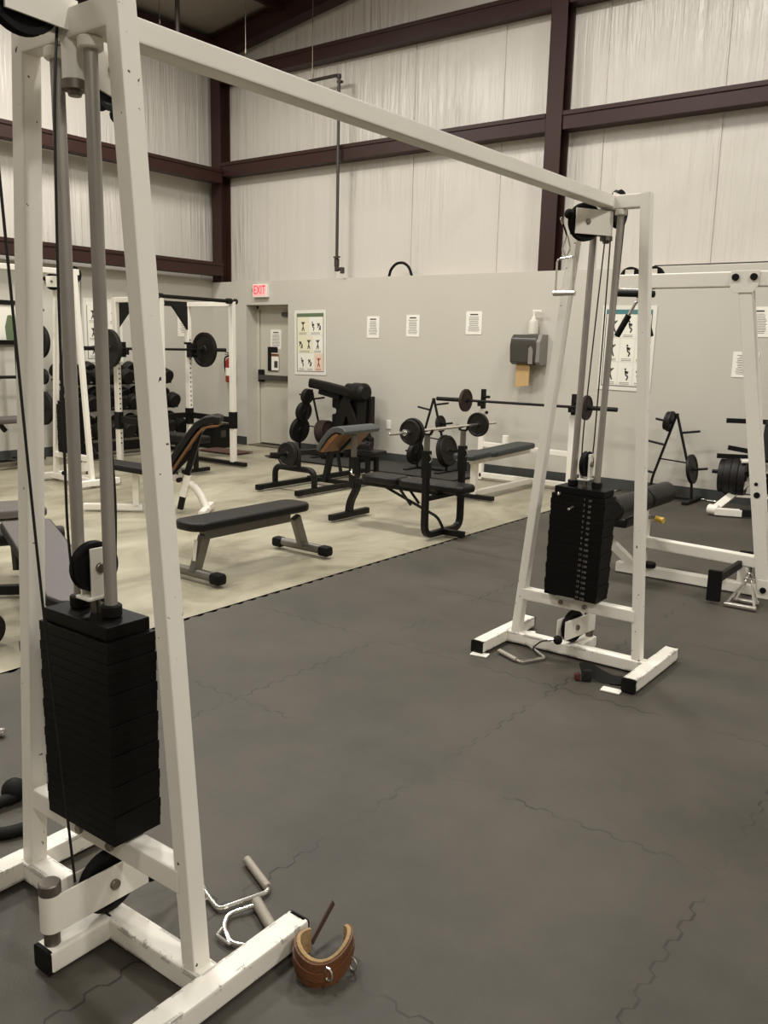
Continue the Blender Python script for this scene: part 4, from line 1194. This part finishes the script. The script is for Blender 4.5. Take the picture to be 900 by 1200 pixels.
for k, (dx, z) in enumerate(TIER):
    for i in range(n_tier):
        y = 6.66 + i * .226
        end = {0: 'first from the camera end', n_tier - 1: 'last, at the door end'}.get(i, '%s from the camera end' % ['', 'second', 'third', 'fourth', 'fifth', 'sixth', 'seventh', 'eighth'][i % 8])
        R = (.104, .108, .112)[k] + .006 * ((i * 7 + k * 3) % 3 - 1)
        dumbbell(-10.12 + dx, y, z - .075 + R * 1.0, R, .36, 'dark round dumbbell on %s rack tier, %s' % (names[k], end), 'iron' if (i + k) % 3 else 'blackmatte', 'dumbbells on the rack')
# black box near the corner
def box_unit():
    t = thing('storage_box', 'black box on floor in the corner behind the incline bench', 'box', (-9.95, 8.95, 0))
    MB().box((-9.93, 8.95, .16), (.42, .4, .32), bev=.01).obj('box_body', M['black'], t)
    MB().box((-9.72, 8.93, .2), (.006, .1, .1), bev=.002).obj('front_plate', M['smoke'], t)
    MB().box((-9.93, 8.95, .325), (.44, .42, .03), bev=.01).obj('box_lid', M['blackmatte'], t)
box_unit()
def roman_chair():
    t = thing('hyperextension_bench', 'low grey padded bench with black end caps by left wall at the left edge', 'weight bench', (-9.8, 5.45, 0))
    MB().box((-9.8, 5.62, .58), (.3, .42, .07), 0, .02).obj('hip_pad', M['vinylgrey'], t, sharp=60)
    MB().bar([(-9.8, 5.0, .45), (-9.8, 5.42, .62), (-9.8, 5.55, .45)], .05, .05, up=(1, 0, 0), fil=.05).obj('pad_arm', M['black'], t)
    MB().bar([(-9.8, 5.45, .6), (-9.8, 5.35, .06)], .055, .055, up=(1, 0, 0)).obj('upright', M['black'], t)
    MB().bar([(-9.8, 4.9, .05), (-9.8, 5.8, .05)], .06, .05).obj('base_rail', M['galv'], t)
    f = MB().bar([(-10.05, 5.72, .05), (-9.55, 5.72, .05)], .06, .06).obj('foot', M['black'], t)
    MB().box((-9.8, 5.80, .09), (.18, .06, .17), 0, .02).obj('end_cap', M['blackmatte'], f)
roman_chair()
# plate tree against the left wall, seen between the posts
def wall_tree():
    y = 6.02; x = -10.25
    t = thing('plate_tree', 'black upright plate tree against left wall seen between near tower posts', 'weight tree', (x, y, 0))
    MB().bar([(x, y, .02), (x, y, 1.75)], .05, .05, up=(0, 1, 0)).obj('upright', M['black'], t)
    MB().bar([(x - .2, y, .025), (x + .35, y, .025)], .05, .04).obj('foot', M['black'], t)
    MB().bar([(x, y - .3, .025), (x, y + .3, .025)], .05, .04).obj('cross_foot', M['black'], t)
    for z in (.66, 1.06, 1.5):
        for s in ((-1, 1) if z == 1.06 else (1,)): MB().cyl((x, y, z), (x, y + s*.40, z + .0), .02, 12).obj('peg', M['black'], t)
wall_tree()
G = 'plates on the left wall tree'
wplate((-10.25, 6.33, 1.5), (0, 1, .0), .21, .05, 'large black plate at top of left wall tree, right peg', G)
wplate((-10.25, 6.34, .66), (0, 1, .0), .215, .05, 'large black plate low on left wall tree, right peg', G)
wplate((-10.25, 6.36, 1.06), (0, 1, .0), .1, .04, 'small black plate at mid height of left wall tree, right peg', G)
wplate((-10.25, 5.70, 1.06), (0, 1, .0), .11, .04, 'small black plate on left peg of left wall tree', G)

# ------------------------------------------------------------------ incline bench
def incline_bench():
    O, a, b = V((-6.55, 4.99, 0)), V((.78, .62, 0)).normalized(), V((-.62, .78, 0)).normalized()
    K = 1 / 1.0036
    def L(u, v, z): return O + a * u + b * v + V((0, 0, z))
    Z = (0, 0, 1)
    t = thing('incline_bench', 'black and tan incline bench on curved white frame', 'weight bench', O)
    R = M['rackwhite']
    sec = [(.20, .36), (.33, .56), (.46, .745), (.53, .835), (.61, .885), (.70, .90), (.755, .885)]
    inn = [(.75, .825), (.69, .83), (.61, .815), (.55, .77), (.49, .69), (.36, .50), (.25, .325)]
    MB().pad(sec + inn, L(0, 0, 0), a, Z, .28, .014).obj('back_pad', M['vinyl'], t, sharp=60)
    bd = [(.26, .32), (.37, .485), (.50, .675), (.555, .75), (.61, .795), (.69, .815), (.74, .815), (.74, .80), (.615, .782), (.565, .735), (.508, .65), (.378, .465), (.272, .31)]
    note(MB().prism(bd, L(0, 0, 0), a, Z, .285, .003).obj('plywood_backing', M['wood'], t), 'tan plywood backing')
    MB().bar([L(-.28, 0, .43), L(.19, 0, .36)], .28, .06, r=.02).obj('seat_pad', M['vinyl'], t)
    MB().bar([L(.24, 0, .30), L(.52, 0, .60)], .05, .04, up=b).obj('back_support', M['black'], t)
    MB().bar([L(.555, 0, .76), L(.415, 0, .30)], .055, .055, up=b).obj('telescopic_post', M['black'], t)
    s = MB().bar([L(.435, 0, .34), L(.385, 0, .14)], .068, .07, up=b).obj('post_sleeve', R, t)
    MB().bar([L(.392, 0, .16), L(.36, 0, .02)], .055, .055, up=b).obj('post_end', M['black'], s)
    MB().cyl(L(.375, -.03, .30), L(.36, -.08, .30), .022).obj('adjusting_knob', M['blackmatte'], s)
    MB().tube([L(-.02, 0, .36), L(.22, 0, .34), L(.5, 0, .26), L(.62, -.05, .02)], .034, 14, fil=.2).obj('curved_frame', R, t)
    MB().bar([L(-.04, 0, .03), L(-.04, 0, .42)], .06, .06, up=b).obj('front_leg', R, t)
    MB().bar([L(-.52, 0, .03), L(.02, 0, .03)], .06, .055).obj('base_bar', R, t)
    MB().bar([L(.61, -.3, .03), L(.61, .2, .03)], .06, .055).obj('rear_foot', R, t)
incline_bench()

# ------------------------------------------------------------------ decline bench at the lower left
def decline_bench():
    t = thing('decline_bench', 'grey padded decline bench with black edging left of near tower', 'weight bench', (-4.2, 2.6, 0))
    # slanting board
    a, b = V((-4.95, 2.90, .44)), V((-3.56, 2.36, .31)); d = (b - a).normalized(); s = V((0, 0, 1)).cross(d).normalized()
    L = (b - a).length; w = .15
    pl = [(.0, -w), (L - .14, -w), (L - .04, -w * .7), (L, 0), (L - .04, w * .7), (L - .14, w), (0, w)]
    MB().pad(pl, a - V((0, 0, .03)), d, s, .05, .012).obj('board_pad', M['blackmatte'], t, sharp=60)
    k = .93
    pl2 = [(.012, -w * k), (L - .14, -w * k), (L - .05, -w * .64), (L - .015, 0), (L - .05, w * .64), (L - .14, w * k), (.012, w * k)]
    note(MB().pad(pl2, a - V((0, 0, .01)), d, s, .024, .008).obj('pad_top', M['vinylgrey'], t, sharp=60), 'grey vinyl top')
    # raised seat section behind
    c = V((-5.36, 3.06, .43))
    MB().box(c, (.36, .36, .06), math.atan2(d.y, d.x), .02, ).obj('seat_pad', M['vinylgrey'], t, sharp=60)
    MB().bar([c + V((0, 0, -.06)) - d * .25, c + V((0, 0, -.06)) + d * .25], .3, .05).obj('seat_frame', M['white'], t)
    MB().cyl(c + d * .3 - s * .25 + V((0, 0, -.1)), c + d * .3 + s * .25 + V((0, 0, -.1)), .05, 18).obj('foam_roller', M['vinyl'], t)
    MB().bar([c + V((0, 0, -.08)), (-5.3, 3.04, .03)], .06, .06, up=(0, 1, 0)).obj('rear_leg', M['black'], t)
    MB().bar([a + d * .1 + V((0, 0, -.06)), b - d * .3 + V((0, 0, -.07))], .05, .05).obj('spine', M['black'], t)
    MB().bar([b - d * .35 + V((0, 0, -.07)), b - d * .3 - V((0, 0, b.z - .03))], .05, .05, up=(0, 1, 0)).obj('front_leg', M['black'], t)
    q = b - d * .3; q.z = .03
    MB().bar([q - s * .25, q + s * .25], .05, .05).obj('front_foot', M['black'], t)
    e = V((-4.85, 2.74, .035)); MB().bar([e - V((.3, .29, 0)), e + V((.1, .17, 0))], .05, .06).obj('rear_foot', M['black'], t)
    MB().ball(V((-4.62, 2.47, .3)), .055).obj('adjusting_knob', M['blackmatte'], t)
decline_bench()
def floor_dumbbell():
    t = thing('dumbbell', 'dark dumbbell with grey rim on concrete at left edge', 'dumbbell', (-4.5, 2.15, .085))
    MB().cyl((-4.28, 2.15, .085), (-4.10, 2.205, .085), .08, 26, .1).obj('head', M['iron'], t)
    MB().cyl((-4.40, 2.11, .085), (-4.27, 2.155, .085), .016, 12).obj('handle', M['chrome'], t)
    MB().cyl((-4.57, 2.06, .085), (-4.39, 2.115, .085), .08, 26, .1).obj('head', M['iron'], t)
floor_dumbbell()
single(MB().cyl((-3.34, 1.50, .02), (-3.10, 1.68, .02), .018, 16, .3), 'chrome_bar', M['chrome'], 'short chrome bar on rubber floor at the left edge', 'bar', (-3.2, 1.6, 0))

# ------------------------------------------------------------------ lat pulldown and low row machine at right
def lat_machine():
    y = 5.87
    t = thing('lat_machine', 'white lat pulldown and row machine at right behind far tower', 'exercise machine', (-1.8, y, 0))
    Wm = M['white']
    tb = MB().bar([(-2.43, y, 2.01), (.2, y, 2.01)], .08, .095).obj('top_beam', Wm, t)
    g = MB(); g.prism([(-.085, .06), (.085, .06), (.085, -.03), (.055, -.075), (-.06, -.075), (-.085, -.05)], (-1.60, y - .046, 2.0), (1, 0, 0), (0, 0, 1), .01, .002)
    gp = g.obj('gusset_plate', Wm, t)
    for dx in (-.055, .055): MB().cyl((-1.6 + dx, y - .05, 2.02), (-1.6 + dx, y - .066, 2.02), .022, 14).obj('bolt_cap', M['blackmatte'], gp)
    po = MB().bar([(-1.60, y, 1.97), (-1.30, y, .03)], .085, .085, up=(0, 1, 0)).obj('slanted_post', Wm, t)
    for k, r in ((.735, .012), (.665, .02)):
        x = -1.60 + .30 * (1.97 - k) / 1.94
        MB().cyl((x, y - .042, k), (x, y - .047, k), r, 14).obj('bolt_cap', M['blackmatte'], po)
    MB().bar([(-1.25, y, .72), (.2, y, .72)], .08, .1).obj('column_rail', Wm, t)
    MB().bar([(-2.14, y, .245), (-1.33, y, .225)], .075, .075).obj('seat_rail', Wm, t)
    br = MB().bar([(-2.3, y, .04), (.2, y, .04)], .075, .07).obj('base_rail', Wm, t)
    MB().box((-1.26, y - .04, .06), (.16, .012, .12), bev=.003).obj('base_gusset', Wm, br)
    MB().cyl((-1.30, y - .045, .055), (-1.30, y - .056, .055), .02, 14).obj('bolt_cap', M['blackmatte'], br)
    sp = MB().bar([(-2.13, y, .03), (-2.13, y, .43)], .07, .07, up=(0, 1, 0)).obj('seat_post', Wm, t)
    MB().cyl((-2.10, y - .01, .42), (-2.04, y - .02, .42), .016).obj('pin_barrel', M['chrome'], sp)
    note(MB().cyl((-2.045, y - .02, .42), (-1.985, y - .03, .415), .022).obj('pop_pin_knob', M['brass'], sp), 'yellow knob')
    MB().cyl((-2.06, y - .03, .075), (-2.06, y - .03, .11), .045, 16).obj('black_knob', M['blackmatte'], br)
    MB().bar([(-2.13, y, .4), (-2.13, y, .56)], .045, .045, up=(0, 1, 0)).obj('roller_stem', Wm, t)
    for a, b in ((-.6, -.06), (-.03, .4)):
        MB().cyl((-2.13, y + a, .55), (-2.13, y + b, .545), .078, 26, .15).obj('thigh_roller', M['vinyl'], t)
    MB().pad([(-.23, -.15), (.13, -.15), (.13, .15), (-.23, .15)], (-2.29, y - .1, .40), (1, 0, 0), (0, 1, 0), .07, .02).obj('seat_pad', M['vinyl'], t, sharp=60)
    MB().bar([(-2.5, y - .1, .36), (-2.16, y - .0, .05)], .06, .06, up=(0, 1, 0)).obj('seat_brace', Wm, t)
    MB().bar([(-1.44, y, .22), (-1.44, y, .03)], .07, .06, up=(0, 1, 0)).obj('foot_post', Wm, t)
    for sgn, yy in ((-1, 5.50), (1, 6.2)):
        MB().bar([(-1.46, y + sgn*.03, .20), (-1.50, yy - sgn*.02, .16)], .03, .05).obj('footplate_arm', M['black'], t)
        MB().box((-1.515, yy, .115), (.085, .03, .2), .1, .006).obj('footplate', M['blackmatte'], t)
    # pulleys on the beam
    for x in (-2.36, -2.2):
        b = MB()
        for e in (-1, 1): b.box((x, y + e*.025, 2.055), (.06, .006, .07), bev=.001)
        bo = b.obj('pulley_bracket', Wm, tb)
    wheel('pulley_wheel', (-2.36, y, 2.035), (0, 1, 0), .075, .026, t)
    wheel('pulley_wheel', (-2.20, y, 2.035), (0, 1, 0), .075, .026, t)
    c = MB(); c.tube([(-2.2, y, 2.112), (.2, y, 2.112)], .004, 8); c.tube([(-2.28, y, 2.05), (-2.28, y, 1.93)], .004, 8)
    c.tube([(-1.40, y - .02, .20), (-1.37, y - .1, .12)], .004, 8)
    c.obj('steel_cable', M['cable'], t)
    st = MB()
lat_machine()
def lat_bar():
    x, y = -2.29, 5.85
    t = thing('press_down_bar', 'dark V shaped pulldown bar with black grips hanging under the lat machine beam', 'pulldown bar', (x, y, 1.66))
    MB().tube([(x - .125, y, 1.66), (x - .05, y, 1.80), (x, y, 1.90), (x + .055, y, 1.80), (x + .105, y, 1.66)], .011, 10, fil=.04).obj('bar_frame', M['chrome'], t)
    MB().cyl((x - .13, y, 1.65), (x - .055, y, 1.79), .021, 14).obj('grip', M['blackmatte'], t)
    MB().cyl((x + .108, y, 1.65), (x + .065, y, 1.78), .021, 14).obj('grip', M['blackmatte'], t)
    MB().tube([(x, y - .01, 1.9), (x, y, 1.94), (x, y + .01, 1.9)], .006, 8, fil=.02).obj('eyelet', M['chrome'], t)
    u = thing('foam_bar', 'short black foam covered bar under the lat machine beam', 'pulldown bar', (x, y, 1.93))
    MB().cyl((-2.44, y - .02, 1.935), (-2.17, y - .02, 1.925), .022, 16).obj('foam_sleeve', M['blackmatte'], u)
    MB().tube([(-2.42, y - .02, 1.935), (-2.42, y - .02, 1.965), (-2.19, y - .02, 1.955), (-2.19, y - .02, 1.925)], .006, 8, fil=.01).obj('bail', M['chrome'], u)
lat_bar()
def triangle_handle():
    t = thing('row_triangle', 'chrome triangle row handle standing on floor before right machine', 'cable handle', (-1.34, 5.55, 0))
    top = V((-1.36, 5.70, .135)); a = .0
    for yb, w in ((5.48, .095), (5.62, .075)):
        p, q = V((-1.345 - w, yb, .018)), V((-1.345 + w, yb, .018))
        MB().cyl(p, q, .0155, 16).obj('grip', M['chrome'], t)
    m = MB()
    for s in (-1, 1):
        m.tube([top + V((s * .015, 0, 0)), (-1.345 + s * .085, 5.48, .02)], .008, 10)
        m.tube([top + V((s * .012, 0, 0)), (-1.345 + s * .065, 5.62, .02)], .007, 10)
    m.bar([top - V((.03, 0, 0)), top + V((.03, 0, 0))], .02, .03)
    m.obj('triangle_frame', M['chrome'], t)
    r = [top + V((.018 * math.cos(k * PI / 6), 0, .03 + .018 * math.sin(k * PI / 6))) for k in range(12)]
    MB().tube(r, .005, 8, closed=True).obj('ring', M['chrome'], t)
triangle_handle()

# ------------------------------------------------------------------ plate loaded row machine at the right edge
def row_machine():
    t = thing('row_machine', 'white and black plate loaded row machine at right edge by wall', 'exercise machine', (-2.2, 8.75, 0))
    R = M['rackwhite']
    MB().bar([(-2.45, 8.65, .06), (-2.25, 8.95, .30), (-2.1, 9.15, .5)], .07, .07, up=(0, 1, 0)).obj('lever_arm', R, t)
    m = MB(); m.cyl((-2.50, 8.62, .055), (-2.40, 8.6, .055), .05, 22); m.obj('pivot_barrel', R, t)
    MB().bar([(-2.43, 8.58, .045), (-2.2, 8.66, .045)], .07, .07).obj('base_bar', R, t)
    MB().bar([(-2.22, 8.66, .05), (-1.5, 8.9, .06)], .07, .07).obj('base_sleeve', M['black'], t)
    MB().bar([(-2.1, 9.1, .2), (-1.9, 9.1, 1.0)], .08, .08, up=(0, 1, 0)).obj('column', M['black'], t)
    MB().bar([(-2.16, 9.05, .06), (-1.4, 9.05, .06)], .08, .08).obj('rear_base', M['black'], t)
    MB().cyl((-2.56, 8.83, .40), (-2.0, 8.9, .40), .02, 14).obj('plate_horn', M['black'], t)
    for z, x0, rz in ((.91, -2.46, .0), (.65, -2.42, -.12), (.56, -2.52, .0)):
        MB().bar([(x0, 8.8, z), (-1.98, 9.0, z - rz * .6 * -1 - .0 if rz else z)], .05, .045).obj('handle_grip', M['blackmatte'], t)
    MB().bar([(-2.3, 8.82, .53), (-2.02, 8.95, .55)], .2, .03, r=.01).obj('chest_bracket', R, t)
    MB().bar([(-2.3, 8.8, .185), (-2.02, 8.9, .185)], .05, .02).obj('lower_bracket', R, t)
    MB().pad([(-.1, -.2), (.1, -.2), (.1, .2), (-.1, .2)], (-2.02, 8.85, .73), (1, 0, 0), (0, .2, 1), .07, .02).obj('chest_pad', M['vinyl'], t, sharp=60)
row_machine()
G = 'plates on the row machine'
for k, (x, R, lab) in enumerate(((-2.46, .165, 'outer'), (-2.405, .185, 'second'), (-2.34, .19, 'third'), (-2.275, .185, 'innermost'))):
    wplate((x, 8.845 + (x + 2.56) * .125, .365), (1, .125, 0), R, .062, '%s black plate on the row machine at right edge' % lab, G)
single(MB().tube([(-2.84, 9.38, .012), (-2.78, 9.36, .02), (-2.74, 9.38, .012), (-2.66, 9.37, .012), (-2.6, 9.39, .02)], .007, 8, fil=.02), 'chrome_clip', M['chrome'], 'small chrome clip on floor by baseboard at right', 'clip', (-2.74, 9.38, 0))

# ------------------------------------------------------------------ light: ceiling lamps of the hall
def lamp(x, y, e, sx=1.2, sy=.5):
    ld = bpy.data.lights.new('hall_lamp', 'AREA'); ld.shape = 'RECTANGLE'; ld.size = sx; ld.size_y = sy
    ld.energy = e; ld.color = (1, .972, .915)
    o = bpy.data.objects.new('hall_lamp', ld); COL.objects.link(o)
    o.location = (x, y, roofz(x) - .55)
for x, y, e in ((-8.2, 2.2, 170), (-8.2, 6.4, 180), (-4.2, 2.2, 190), (-4.2, 6.4, 190), (-.2, 6.4, 180), (3.6, 2.6, 260), (3.8, -2.2, 230), (-5.6, -2.4, 150)):
    lamp(x, y, e)
w = bpy.data.worlds.new('world'); SC.world = w; w.use_nodes = True
w.node_tree.nodes['Background'].inputs[0].default_value = (1, .95, .87, 1)
w.node_tree.nodes['Background'].inputs[1].default_value = .05
SC.view_settings.view_transform = 'Standard'; SC.view_settings.look = 'None'
SC.view_settings.exposure = 0; SC.view_settings.gamma = 1; SC.view_settings.use_curve_mapping = False
SC.cycles.use_denoising = True
SC.cycles.max_bounces = 8; SC.cycles.diffuse_bounces = 5
for o in bpy.data.objects:
    if '_o' in o: del o['_o']
